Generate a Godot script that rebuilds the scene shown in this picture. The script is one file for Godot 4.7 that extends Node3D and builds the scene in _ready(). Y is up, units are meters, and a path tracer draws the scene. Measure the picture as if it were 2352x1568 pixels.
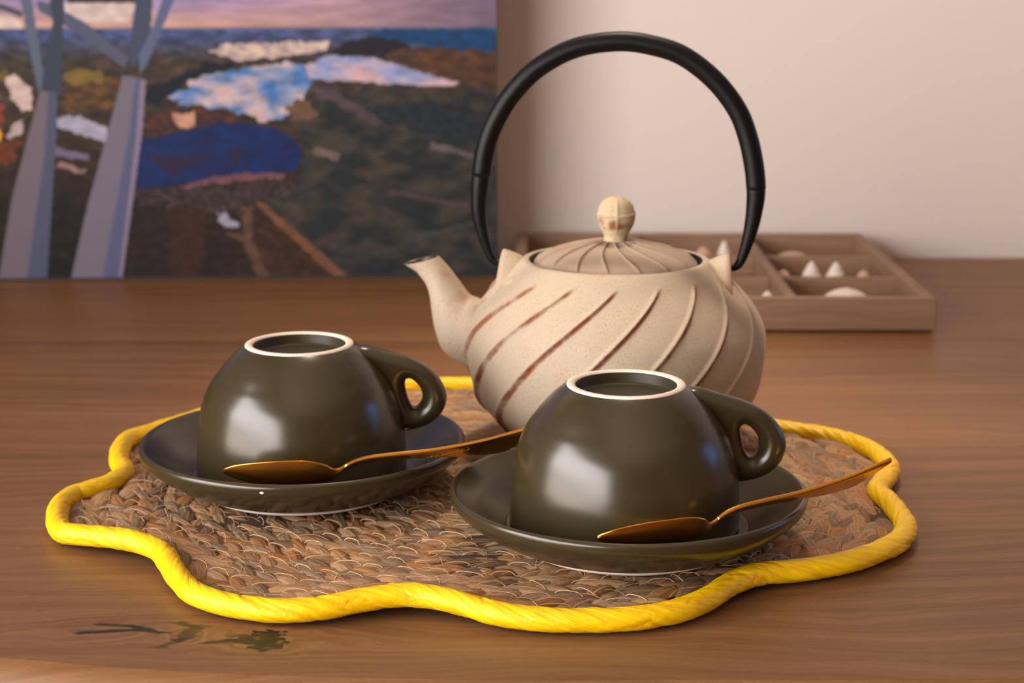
extends Node3D
# A tea set on an oak table: two upturned cups on saucers with spoons, a cast iron teapot, a scalloped woven mat,
# a compartment tray of shells and a canvas print against the wall. Metres; table top at y = 0; wall behind at z = -0.7315.

var rng := RandomNumberGenerator.new()
var nz := FastNoiseLite.new()      # smooth noise, frequency 1
var nf := FastNoiseLite.new()      # fractal noise, frequency 1

const MAT_Y := 0.0070              # top of the woven mat

# ---------------------------------------------------------------- helpers
func numbered(called: String) -> String:
	if not has_node(NodePath(called)): return called
	var k := 1
	while has_node(NodePath("%s_%03d" % [called, k])): k += 1
	return "%s_%03d" % [called, k]

func thing(called: String, label: String, category: String, at := Vector3.ZERO, turn := 0.0, group := "") -> Node3D:
	var o := Node3D.new()
	o.name = numbered(called)
	add_child(o)
	o.position = at
	o.rotation.y = turn
	tag(o, label, category, group)
	return o

func tag(o: Node, label: String, category: String, group := "") -> void:
	o.set_meta("label", label)
	if category != "": o.set_meta("category", category)
	if group != "": o.set_meta("group", group)

func part(called: String, mesh: Mesh, m: Material, parent: Node, label := "") -> MeshInstance3D:
	var o := MeshInstance3D.new()
	o.name = called
	o.mesh = mesh
	o.material_override = m
	parent.add_child(o, true)
	if label != "": o.set_meta("label", label)
	return o

func structure(called: String, mesh: Mesh, m: Material, label: String) -> MeshInstance3D:
	var o := part(called, mesh, m, self, label)
	o.set_meta("kind", "structure")
	o.set_meta("category", called.split("_")[0])
	return o

func mat(c: Color, rough := 0.6, metal := 0.0) -> StandardMaterial3D:
	var m := StandardMaterial3D.new()
	m.albedo_color = c
	m.roughness = rough
	m.metallic = metal
	return m

func c8(r: float, g: float, b: float) -> Color:
	return Color(r / 255.0, g / 255.0, b / 255.0)

func lin(r: float, g: float, b: float) -> Color:
	return c8(r, g, b).srgb_to_linear()

# A grid of nu x nv points as an indexed mesh with smooth normals; u may close on itself. flip turns it inside out.
func grid(nu: int, nv: int, p: PackedVector3Array, wrap_u := false, flip := false, colors := PackedColorArray(), uv_scale := Vector2.ONE) -> ArrayMesh:
	var nrm := PackedVector3Array()
	nrm.resize(p.size())
	var idx := PackedInt32Array()
	for j in nv - 1:
		for i in nu - 1:
			var a := j * nu + i
			var b := a + 1
			var c := a + nu
			var d := c + 1
			for t in [[a, b, d], [a, d, c]]:
				var i0: int = t[0]
				var i1: int = t[2] if flip else t[1]
				var i2: int = t[1] if flip else t[2]
				idx.append(i0); idx.append(i1); idx.append(i2)
				var n := (p[i2] - p[i0]).cross(p[i1] - p[i0])
				nrm[i0] += n; nrm[i1] += n; nrm[i2] += n
	if wrap_u:
		for j in nv:
			var s := nrm[j * nu] + nrm[j * nu + nu - 1]
			nrm[j * nu] = s
			nrm[j * nu + nu - 1] = s
	for j in [0, nv - 1]:   # poles
		if p[j * nu].distance_squared_to(p[j * nu + nu / 3]) < 1e-12:
			var s := Vector3.ZERO
			for i in nu: s += nrm[j * nu + i]
			for i in nu: nrm[j * nu + i] = s
	var uv := PackedVector2Array()
	uv.resize(p.size())
	for j in nv:
		for i in nu:
			nrm[j * nu + i] = nrm[j * nu + i].normalized()
			uv[j * nu + i] = Vector2(float(i) / (nu - 1) * uv_scale.x, float(j) / (nv - 1) * uv_scale.y)
	var arr := []
	arr.resize(Mesh.ARRAY_MAX)
	arr[Mesh.ARRAY_VERTEX] = p
	arr[Mesh.ARRAY_NORMAL] = nrm
	arr[Mesh.ARRAY_TEX_UV] = uv
	arr[Mesh.ARRAY_INDEX] = idx
	if colors.size(): arr[Mesh.ARRAY_COLOR] = colors
	var me := ArrayMesh.new()
	me.add_surface_from_arrays(Mesh.PRIMITIVE_TRIANGLES, arr)
	return me

# Catmull-Rom through 2D points, n samples per span.
func spline2(pts: Array, n: int) -> PackedVector2Array:
	var out := PackedVector2Array()
	for k in pts.size() - 1:
		var a: Vector2 = pts[max(k - 1, 0)]
		var b: Vector2 = pts[k]
		var c: Vector2 = pts[k + 1]
		var d: Vector2 = pts[min(k + 2, pts.size() - 1)]
		for i in n: out.append(b.cubic_interpolate(c, a, d, float(i) / n))
	out.append(pts[-1])
	return out

func spline3(pts: Array, n: int, closed := false) -> PackedVector3Array:
	var out := PackedVector3Array()
	var c := pts.size()
	for k in (c if closed else c - 1):
		var p0: Vector3 = pts[(k - 1 + c) % c] if closed else pts[max(k - 1, 0)]
		var p1: Vector3 = pts[k]
		var p2: Vector3 = pts[(k + 1) % c]
		var p3: Vector3 = pts[(k + 2) % c] if closed else pts[min(k + 2, c - 1)]
		for i in n: out.append(p1.cubic_interpolate(p2, p0, p3, float(i) / n))
	if not closed: out.append(pts[-1])
	return out

# (radius, height) profile turned about y. Profile from the top outside downwards faces out.
func lathe(prof: PackedVector2Array, seg: int, flip := false) -> ArrayMesh:
	var p := PackedVector3Array()
	for q in prof:
		for i in seg + 1:
			var a := TAU * (i % seg) / seg
			p.append(Vector3(q.x * sin(a), q.y, q.x * cos(a)))
	return grid(seg + 1, prof.size(), p, true, flip)

# A tube round a path, elliptical (rx across 'side', ry along the other), with end caps.
func tube(path: PackedVector3Array, rx: PackedFloat32Array, seg: int, flat := 1.0, caps := true) -> ArrayMesh:
	var p := PackedVector3Array()
	var up := Vector3.UP
	var n := path.size()
	var rows := 0
	for k in n:
		var t := (path[min(k + 1, n - 1)] - path[max(k - 1, 0)]).normalized()
		var side := t.cross(up)
		if side.length() < 0.05: side = t.cross(Vector3.FORWARD)
		side = side.normalized()
		up = side.cross(t).normalized()
		var reps := [1.0]
		if caps and k == 0: reps = [0.0, 0.6, 1.0]
		if caps and k == n - 1: reps = [1.0, 0.6, 0.0]
		for f in reps:
			var push := 0.0
			if f < 1.0: push = (1.0 - f) * rx[k] * 0.35 * (-1.0 if k == 0 else 1.0)
			for i in seg + 1:
				var a := TAU * (i % seg) / seg
				p.append(path[k] + t * push + (side * cos(a) + up * sin(a) * flat) * rx[k] * f)
			rows += 1
	return grid(seg + 1, rows, p, true, false)

# Boxes with bevelled edges, several may go into one mesh. Each is [centre, size, bevel].
func boxes(list: Array) -> ArrayMesh:
	var st := SurfaceTool.new()
	st.begin(Mesh.PRIMITIVE_TRIANGLES)
	for bx in list:
		var o: Vector3 = bx[0]
		var h: Vector3 = bx[1] * 0.5
		var b: float = minf(bx[2], minf(h.x, minf(h.y, h.z)) * 0.9)
		var axes := [Vector3.RIGHT, Vector3.UP, Vector3.BACK]
		var hs := [h.x, h.y, h.z]
		for a in 3:
			var u := (a + 1) % 3
			var v := (a + 2) % 3
			for s in [-1.0, 1.0]:
				var q := []
				for cc in [[-1, -1], [1, -1], [1, 1], [-1, 1]]:
					q.append(o + axes[a] * hs[a] * s + axes[u] * (hs[u] - b) * cc[0] + axes[v] * (hs[v] - b) * cc[1])
				quad(st, q, axes[a] * s)
			if b > 0.0:
				for s in [-1.0, 1.0]:
					for r in [-1.0, 1.0]:
						var q := []
						for cc in [[0, -1], [0, 1], [1, 1], [1, -1]]:
							var pu: float = hs[u] if cc[0] == 0 else hs[u] - b
							var pv: float = hs[v] - b if cc[0] == 0 else hs[v]
							q.append(o + axes[u] * pu * s + axes[v] * pv * r + axes[a] * (hs[a] - b) * cc[1])
						quad(st, q, axes[u] * s + axes[v] * r)
		if b > 0.0:
			for sx in [-1.0, 1.0]:
				for sy in [-1.0, 1.0]:
					for sz in [-1.0, 1.0]:
						var k := Vector3(sx, sy, sz)
						var t := [o + k * Vector3(h.x, h.y - b, h.z - b), o + k * Vector3(h.x - b, h.y, h.z - b), o + k * Vector3(h.x - b, h.y - b, h.z)]
						tri(st, t[0], t[1], t[2], k)
	return st.commit()

func tri(st: SurfaceTool, a: Vector3, b: Vector3, c: Vector3, out: Vector3) -> void:
	var n := (c - a).cross(b - a)
	if n.dot(out) < 0.0:
		var t := b
		b = c
		c = t
		n = -n
	n = n.normalized()
	for v in [a, b, c]:
		st.set_normal(n)
		st.add_vertex(v)

func quad(st: SurfaceTool, q: Array, out: Vector3) -> void:
	tri(st, q[0], q[1], q[2], out)
	tri(st, q[0], q[2], q[3], out)

# Surface nets of a sampled field (negative inside), vertices pulled onto the surface by the field's slope.
func surface_nets(f: PackedFloat32Array, nx: int, ny: int, nzz: int, origin: Vector3, cell: float) -> ArrayMesh:
	var vid := PackedInt32Array()
	vid.resize(nx * ny * nzz)
	vid.fill(-1)
	var verts := PackedVector3Array()
	var norms := PackedVector3Array()
	var sy := nx
	var sz := nx * ny
	var corner := PackedInt32Array([0, 1, sy, sy + 1, sz, sz + 1, sz + sy, sz + sy + 1])
	var edges := [[0, 1], [2, 3], [4, 5], [6, 7], [0, 2], [1, 3], [4, 6], [5, 7], [0, 4], [1, 5], [2, 6], [3, 7]]
	for z in nzz - 1:
		for y in ny - 1:
			for x in nx - 1:
				var at := x + y * sy + z * sz
				var inside := 0
				for k in 8:
					if f[at + corner[k]] < 0.0: inside += 1
				if inside == 0 or inside == 8: continue
				var sum := Vector3.ZERO
				var n := 0
				for e in edges:
					var d0 := f[at + corner[e[0]]]
					var d1 := f[at + corner[e[1]]]
					if (d0 < 0.0) == (d1 < 0.0): continue
					var t := d0 / (d0 - d1)
					var a: int = e[0]
					var b: int = e[1]
					var pa := Vector3(a & 1, (a >> 1) & 1, a >> 2)
					sum += pa.lerp(Vector3(b & 1, (b >> 1) & 1, b >> 2), t)
					n += 1
				var c0 := f[at] + f[at + sy] + f[at + sz] + f[at + sy + sz]
				var c1 := f[at + 1] + f[at + 1 + sy] + f[at + 1 + sz] + f[at + 1 + sy + sz]
				var c2 := f[at] + f[at + 1] + f[at + sz] + f[at + 1 + sz]
				var c3 := f[at + sy] + f[at + 1 + sy] + f[at + sy + sz] + f[at + 1 + sy + sz]
				var c4 := f[at] + f[at + 1] + f[at + sy] + f[at + 1 + sy]
				var c5 := f[at + sz] + f[at + 1 + sz] + f[at + sy + sz] + f[at + 1 + sy + sz]
				vid[at] = verts.size()
				verts.append(origin + (Vector3(x, y, z) + sum / n) * cell)
				norms.append(Vector3(c1 - c0, c3 - c2, c5 - c4).normalized())
	var idx := PackedInt32Array()
	for z in range(1, nzz - 1):
		for y in range(1, ny - 1):
			for x in range(1, nx - 1):
				var at := x + y * sy + z * sz
				var s0 := f[at] < 0.0
				for ax in 3:
					var st: int = [1, sy, sz][ax]
					var s1 := f[at + st] < 0.0
					if s0 == s1: continue
					var u: int = [sy, sz, 1][ax]
					var v: int = [sz, 1, sy][ax]
					var q := [vid[at], vid[at - u], vid[at - u - v], vid[at - v]]
					if q.has(-1): continue
					if s0: idx.append_array(PackedInt32Array([q[0], q[2], q[1], q[0], q[3], q[2]]))
					else: idx.append_array(PackedInt32Array([q[0], q[1], q[2], q[0], q[2], q[3]]))
	# smooth the normals once over the faces
	var acc := PackedVector3Array()
	acc.resize(verts.size())
	for t in range(0, idx.size(), 3):
		var s := norms[idx[t]] + norms[idx[t + 1]] + norms[idx[t + 2]]
		for k in 3: acc[idx[t + k]] += s
	for i in verts.size(): acc[i] = acc[i].normalized()
	var arr := []
	arr.resize(Mesh.ARRAY_MAX)
	arr[Mesh.ARRAY_VERTEX] = verts
	arr[Mesh.ARRAY_NORMAL] = acc
	arr[Mesh.ARRAY_INDEX] = idx
	var me := ArrayMesh.new()
	me.add_surface_from_arrays(Mesh.PRIMITIVE_TRIANGLES, arr)
	return me

func poly_sd(p: Vector2, poly: PackedVector2Array) -> float:
	var best := 1e9
	var n := poly.size()
	for i in n:
		var q := Geometry2D.get_closest_point_to_segment(p, poly[i], poly[(i + 1) % n])
		best = minf(best, p.distance_squared_to(q))
	best = sqrt(best)
	return -best if Geometry2D.is_point_in_polygon(p, poly) else best

# ---------------------------------------------------------------- textures
# Oak: grain along the image's x. knots: [x, z, reach along, reach across]; cracks: [from, to, half width]; in metres.
func oak(w: int, h: int, x0: float, x1: float, z0: float, z1: float, dark: Color, light: Color, off: float, knots := [], cracks := [], pore := 0.5) -> ImageTexture:
	var data := PackedByteArray()
	data.resize(w * h * 3)
	var crack_box := []
	for c in cracks:
		var r := Rect2(c[0], Vector2.ZERO).expand(c[1]).grow(0.006)
		crack_box.append(r)
	var k := 0
	for j in h:
		var z := z0 + (z1 - z0) * (j + 0.5) / h
		for i in w:
			var x := x0 + (x1 - x0) * (i + 0.5) / w
			var g := z + 0.022 * nz.get_noise_2d(x * 2.2 + off, z * 5.0) + 0.004 * nz.get_noise_2d(x * 9.0 + off, z * 34.0)
			var near := 0.0
			for kn in knots:
				var dx: float = (x - kn[0]) / kn[2]
				var dz: float = (z - kn[1]) / kn[3]
				var d2 := dx * dx + dz * dz
				if d2 < 6.0:
					var e := exp(-d2 * 0.8)
					g = lerpf(g, kn[1] + sqrt(d2) * kn[3] * 0.9 + 0.003 * nz.get_noise_2d(x * 40.0, z * 90.0), e)
					near = maxf(near, e)
			var t := 0.5 + 0.26 * nf.get_noise_2d(x * 1.6 + off, g * 95.0)
			t += 0.17 * nz.get_noise_2d(x * 5.0 - off, g * 420.0)
			t += 0.24 * nz.get_noise_2d(x * 1.1 + off * 2.0, z * 7.0)
			var fine := nz.get_noise_2d(x * 45.0 + off, g * 1500.0)
			t += 0.15 * fine
			var dk := clampf((nz.get_noise_2d(x * 60.0 + 9.0, g * 900.0) - 0.45) * 2.2, 0.0, 1.0) * pore
			t += near * (0.20 * sin(g * 1500.0 + 3.0 * nz.get_noise_2d(x * 30.0, z * 60.0)) - 0.14)
			var c := dark.lerp(light, clampf(t, 0.0, 1.0)) * (1.0 - 0.45 * dk)
			for m in cracks.size():
				if crack_box[m].has_point(Vector2(x, z)):
					var p := Vector2(x, z)
					var q := Geometry2D.get_closest_point_to_segment(p, cracks[m][0], cracks[m][1])
					var wd: float = cracks[m][2] * (0.8 + 1.5 * nz.get_noise_2d(x * 160.0, z * 260.0))
					var dd := absf(p.y - q.y) + 0.4 * absf(p.x - q.x)
					var s := clampf(1.0 - (dd - wd) / 0.0016, 0.0, 1.0)
					s *= clampf(0.95 + 0.5 * nz.get_noise_2d(x * 500.0, z * 700.0), 0.0, 1.0)
					c = c.lerp(c8(28, 26, 22), s * float(cracks[m][3]))
			data[k] = int(clampf(c.r, 0, 1) * 255.0)
			data[k + 1] = int(clampf(c.g, 0, 1) * 255.0)
			data[k + 2] = int(clampf(c.b, 0, 1) * 255.0)
			k += 3
	return ImageTexture.create_from_image(Image.create_from_data(w, h, false, Image.FORMAT_RGB8, data))

# Tileable-enough speckle: pale with small dark grains (multiplied onto vertex colours), red channel doubles as relief.
func speckle(n: int, few: float, depth: float, seed_: int) -> ImageTexture:
	var a := FastNoiseLite.new()
	a.seed = seed_
	a.noise_type = FastNoiseLite.TYPE_SIMPLEX_SMOOTH
	a.frequency = 0.11
	a.fractal_type = FastNoiseLite.FRACTAL_FBM
	a.fractal_octaves = 3
	var im := a.get_seamless_image(n, n)
	im.convert(Image.FORMAT_L8)
	var src := im.get_data()
	var b := FastNoiseLite.new()
	b.seed = seed_ + 5
	b.frequency = 0.012
	var big := b.get_seamless_image(n, n)
	big.convert(Image.FORMAT_L8)
	var bd := big.get_data()
	var out := PackedByteArray()
	out.resize(n * n * 3)
	for i in n * n:
		var v := src[i] / 255.0
		var g := bd[i] / 255.0
		var s := clampf((few + 0.40 * (g - 0.5) - v) * 9.0, 0.0, 1.0) * depth
		var base := 0.93 + 0.07 * g + 0.05 * (v - 0.5)
		out[i * 3] = int(clampf(base * (1.0 - s * 0.75), 0, 1) * 255)
		out[i * 3 + 1] = int(clampf(base * (1.0 - s * 0.9), 0, 1) * 255)
		out[i * 3 + 2] = int(clampf(base * (1.0 - s), 0, 1) * 255)
	return ImageTexture.create_from_image(Image.create_from_data(n, n, false, Image.FORMAT_RGB8, out))

# Streaks along x for straw, raffia and brushed metal.
func streaks(w: int, h: int, low: float, high: float, seed_: int) -> ImageTexture:
	var a := FastNoiseLite.new()
	a.seed = seed_
	a.frequency = 1.0
	var out := PackedByteArray()
	out.resize(w * h * 3)
	for j in h:
		for i in w:
			var v := 0.5 + 0.5 * a.get_noise_2d(j * 0.014, i * 0.16) + 0.35 * a.get_noise_2d(j * 0.03 + 50.0, i * 0.45)
			v = clampf(low + (high - low) * v, 0.0, 1.0)
			var b := int(v * 255)
			var k := (j * w + i) * 3
			out[k] = b; out[k + 1] = b; out[k + 2] = b
	return ImageTexture.create_from_image(Image.create_from_data(w, h, false, Image.FORMAT_RGB8, out))

# ---------------------------------------------------------------- scene
func _ready() -> void:
	rng.seed = 20
	nz.frequency = 1.0
	nz.noise_type = FastNoiseLite.TYPE_SIMPLEX_SMOOTH
	nz.seed = 3
	nf.frequency = 1.0
	nf.noise_type = FastNoiseLite.TYPE_SIMPLEX_SMOOTH
	nf.fractal_type = FastNoiseLite.FRACTAL_FBM
	nf.fractal_octaves = 3
	nf.seed = 8
	# --- camera
	var cam := Camera3D.new()
	cam.name = "camera"
	var lens := CameraAttributesPhysical.new()
	lens.frustum_focal_length = 59.694
	lens.frustum_focus_distance = 0.675
	lens.exposure_aperture = 13.0
	lens.frustum_near = 0.05
	lens.frustum_far = 60.0
	cam.attributes = lens
	cam.position = Vector3(-0.0201, 0.248, 0.6839)
	cam.rotation_degrees = Vector3(-12.771, 0, 0)
	cam.current = true
	add_child(cam)
	# --- environment
	var env := Environment.new()
	var sky := Sky.new()
	var sm := ProceduralSkyMaterial.new()
	sm.sky_top_color = c8(90, 130, 190)
	sm.sky_horizon_color = c8(190, 205, 220)
	sm.ground_horizon_color = c8(150, 145, 135)
	sm.ground_bottom_color = c8(90, 85, 78)
	sky.sky_material = sm
	env.background_mode = Environment.BG_SKY
	env.sky = sky
	env.tonemap_mode = Environment.TONE_MAPPER_LINEAR
	env.tonemap_exposure = 1.0
	env.sdfgi_enabled = true
	env.ssao_enabled = true
	env.ssil_enabled = true
	var we := WorldEnvironment.new()
	we.name = "environment"
	we.environment = env
	add_child(we)
	# --- daylight through the long window on the left (two rows of panes) and the narrow one on the right
	window_light("daylight_upper", Vector3(-0.92, 0.45, 1.36), Vector2(2.58, 0.60), Vector3.RIGHT, Color(1.0, 0.975, 0.955), 11.1)
	window_light("daylight_lower", Vector3(-0.92, -0.05, 1.36), Vector2(2.58, 0.34), Vector3.RIGHT, Color(1.0, 0.90, 0.81), 7.2)
	window_light("daylight_blue", Vector3(1.96, 0.50, -0.40), Vector2(0.42, 0.56), Vector3.LEFT, Color(0.17, 0.44, 1.0), 2.0)
	build_lamp()
	build_room()
	build_table()
	build_artwork()
	build_tray()
	build_placemat()
	build_teapot()
	build_crockery()
	build_spoons()

func window_light(called: String, at: Vector3, size: Vector2, towards: Vector3, c: Color, radiance: float) -> void:
	var l := AreaLight3D.new()
	l.name = called
	l.area_size = size
	l.area_normalize_energy = true
	l.light_energy = radiance * size.x * size.y / PI
	l.light_color = c.linear_to_srgb()
	l.shadow_enabled = true
	l.area_range = 20.0
	l.area_attenuation = 2.0
	l.position = at
	add_child(l)
	l.look_at_from_position(at, at + towards, Vector3.UP)

func build_lamp() -> void:
	# a small round warm lamp flush with the ceiling, over the back of the table; its narrow beam is added
	var at := Vector3(0.05, 1.7995, -0.60)
	var t := thing("ceiling_lamp", "small round warm white lamp flush with the ceiling, out of view, beam added to brighten the table", "lamp", at)
	part("trim_ring", lathe(spline2([Vector2(0.091, -0.030), Vector2(0.100, -0.034), Vector2(0.108, -0.028), Vector2(0.110, 0.0), Vector2(0.0905, 0.0)], 4), 48, true), mat(c8(235, 232, 226), 0.4), t)
	var glow := mat(c8(255, 226, 180), 0.5)
	glow.emission_enabled = true
	glow.emission = c8(255, 206, 140)
	glow.emission_energy_multiplier = 1.8
	part("diffuser", lathe(spline2([Vector2(0.0, -0.044), Vector2(0.04, -0.042), Vector2(0.075, -0.035), Vector2(0.090, -0.027), Vector2(0.090, -0.004), Vector2(0.0, -0.003)], 4), 40, true), glow, t)
	var l := SpotLight3D.new()
	l.name = "added_pool_light"
	l.light_color = Color(1.0, 0.84, 0.66).linear_to_srgb()
	l.light_energy = 2.8
	l.light_size = 0.1
	l.spot_angle = 9.5  # narrow beam added to brighten the middle of the table
	l.spot_angle_attenuation = 1.0
	l.spot_range = 10.0
	l.spot_attenuation = 2.0
	l.shadow_enabled = true
	add_child(l)
	l.look_at_from_position(at + Vector3(0, -0.16, 0), Vector3(0.05, 0.0, -0.22), Vector3.FORWARD)

func build_room() -> void:
	var plaster := mat(c8(227, 215, 209), 0.9)
	plaster.heightmap_enabled = true
	plaster.uv1_triplanar = true
	plaster.uv1_scale = Vector3.ONE * 3.0
	plaster.heightmap_texture = speckle(256, 0.3, 0.4, 77)
	plaster.heightmap_scale = 0.03
	var tan_wall := mat(c8(146, 116, 88), 0.9)
	var X0 := -0.96
	var X1 := 2.0
	var Z0 := -0.7315
	var Z1 := 4.4
	var Y0 := -0.75
	var Y1 := 1.8
	var cx := (X0 + X1) / 2
	var cz := (Z0 + Z1) / 2
	var cy := (Y0 + Y1) / 2
	structure("wall_back", boxes([[Vector3(cx, cy, Z0 - 0.06), Vector3(X1 - X0 + 0.24, Y1 - Y0 + 0.24, 0.12), 0.0]]), plaster, "plain warm beige wall behind the table")
	structure("wall_front", boxes([[Vector3(cx, cy, Z1 + 0.06), Vector3(X1 - X0 + 0.24, Y1 - Y0 + 0.24, 0.12), 0.0]]), tan_wall, "plain tan wall on the camera's side of the room")
	structure("wall_left", wall_with_hole(X0 - 0.06, Z0, Z1, Y0, Y1, 0.035, 2.685, -0.255, 0.785), plaster, "beige wall with the long window, left of the table")
	structure("wall_right", wall_with_hole(X1 + 0.06, Z0, Z1, Y0, Y1, -0.63, -0.17, 0.1, 0.8), tan_wall, "tan wall with the narrow window, right of the table")
	structure("ceiling", boxes([[Vector3(cx, Y1 + 0.06, cz), Vector3(X1 - X0, 0.12, Z1 - Z0), 0.0]]), mat(c8(238, 220, 196), 0.9), "plain pale ceiling")
	structure("floor", boxes([[Vector3(cx, Y0 - 0.06, cz), Vector3(X1 - X0, 0.12, Z1 - Z0), 0.0]]), mat(c8(92, 66, 48), 0.6), "brown wooden floor under the table")
	window("window_1", X0 - 0.05, 0.035, 2.685, -0.255, 0.785, [0.135], [[c8(226, 222, 220), 1.0], [c8(214, 190, 168), 0.6]], "long white framed window in the left wall")
	window("window_2", X1 + 0.05, -0.63, -0.17, 0.1, 0.8, [0.20], [[c8(80, 130, 210), 1.0], [c8(200, 195, 190), 0.6]], "narrow white framed window in the right wall")

func wall_with_hole(x: float, z0: float, z1: float, y0: float, y1: float, a: float, b: float, lo: float, hi: float) -> ArrayMesh:
	var t := 0.12
	return boxes([
		[Vector3(x, (y0 + lo) / 2, (z0 + z1) / 2), Vector3(t, lo - y0, z1 - z0), 0.0],
		[Vector3(x, (y1 + hi) / 2, (z0 + z1) / 2), Vector3(t, y1 - hi, z1 - z0), 0.0],
		[Vector3(x, (lo + hi) / 2, (z0 + a) / 2), Vector3(t, hi - lo, a - z0), 0.0],
		[Vector3(x, (lo + hi) / 2, (z1 + b) / 2), Vector3(t, hi - lo, z1 - b), 0.0]])

func window(called: String, x: float, a: float, b: float, lo: float, hi: float, rails: Array, looks: Array, label: String) -> void:
	var t := Node3D.new()
	t.name = called
	add_child(t)
	t.set_meta("kind", "structure")
	tag(t, label, "window")
	var f := 0.035
	var white := mat(c8(236, 232, 226), 0.5)
	var list := [
		[Vector3(x, lo + f / 2, (a + b) / 2), Vector3(0.05, f, b - a), 0.003], [Vector3(x, hi - f / 2, (a + b) / 2), Vector3(0.05, f, b - a), 0.003],
		[Vector3(x, (lo + hi) / 2, a + f / 2), Vector3(0.05, hi - lo - 2 * f, f), 0.003], [Vector3(x, (lo + hi) / 2, b - f / 2), Vector3(0.05, hi - lo - 2 * f, f), 0.003]]
	part("window_frame", boxes(list), white, t)
	var ys := [hi - f, rails[0], lo + f]
	part("window_rail", boxes([[Vector3(x, rails[0], (a + b) / 2), Vector3(0.04, 0.02, b - a - 2 * f), 0.002]]), white, t)
	for k in 2:
		var m := mat(looks[k][0], 0.1)
		m.emission_enabled = true
		m.emission = looks[k][0]
		m.emission_energy_multiplier = looks[k][1]
		part("pane", boxes([[Vector3(x, (ys[k] + ys[k + 1]) / 2, (a + b) / 2), Vector3(0.006, absf(ys[k] - ys[k + 1]), b - a - 2 * f), 0.0]]), m, t)

# ---------------------------------------------------------------- table
func edge_z(x: float) -> float:
	var e := 0.1335
	if x < -0.02: e -= 0.55 * (x + 0.02) * (x + 0.02)
	return e + 0.0012 * nz.get_noise_2d(x * 14.0, 2.0)

func seam_z(x: float, k: int) -> float:
	return [-0.1585 - 0.019 * x, -0.413 + 0.003 * x, -0.60 + 0.004 * x][k]

func board(wood: Material, zf: Callable, zb: Callable, front: bool, z0: float, z1: float) -> ArrayMesh:
	# a plank: top, rounded front or small chamfers along the seams, underside
	var X := 0.80
	var nu := 161
	var p := PackedVector3Array()
	var uvs := PackedVector2Array()
	var rows := [] # [t from back to front, y, push in z]
	rows.append([0.0, -0.04, 0.0])
	rows.append([0.0, -0.0008, 0.0])
	rows.append([0.0, 0.0, 0.0006])
	for k in range(1, 12): rows.append([k / 12.0, 0.0, 0.0])
	if front:
		rows.append([1.0, 0.0, -0.006])
		for k in range(1, 8):
			var a := k / 7.0 * PI / 2
			rows.append([1.0, -0.010 * (1.0 - cos(a)), 0.010 * sin(a) - 0.006 - 0.002])
		rows.append([1.0, -0.034, -0.004])
		rows.append([1.0, -0.04, -0.012])
	else:
		rows.append([1.0, 0.0, -0.0006])
		rows.append([1.0, -0.0008, 0.0])
		rows.append([1.0, -0.04, 0.0])
	rows.append([0.0, -0.04, 0.0])
	for r in rows:
		for i in nu:
			var x := X - 2.0 * X * i / (nu - 1)
			var a: float = zb.call(x)
			var b: float = zf.call(x)
			var z: float = lerpf(a, b, r[0]) + r[2]
			p.append(Vector3(x, r[1], z))
			uvs.append(Vector2(pingpong((x + 0.475) / 0.95, 1.0), clampf((z - z0 - float(r[1]) * (1.0 if front else 0.0)) / (z1 - z0), 0.0, 1.0)))
	var me := grid(nu, rows.size(), p, false, true)
	var arr := me.surface_get_arrays(0)
	arr[Mesh.ARRAY_TEX_UV] = uvs
	var out := ArrayMesh.new()
	out.add_surface_from_arrays(Mesh.PRIMITIVE_TRIANGLES, arr)
	# ends
	var st := SurfaceTool.new()
	st.begin(Mesh.PRIMITIVE_TRIANGLES)
	for s in [-1.0, 1.0]:
		var a: float = zb.call(X * s)
		var b: float = zf.call(X * s)
		st.set_uv(Vector2(0.1, 0.5))
		quad(st, [Vector3(X * s, 0, a + 0.001), Vector3(X * s, 0, b - 0.008), Vector3(X * s, -0.04, b - 0.008), Vector3(X * s, -0.04, a + 0.001)], Vector3(s, 0, 0))
	st.commit(out)
	return out

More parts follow.
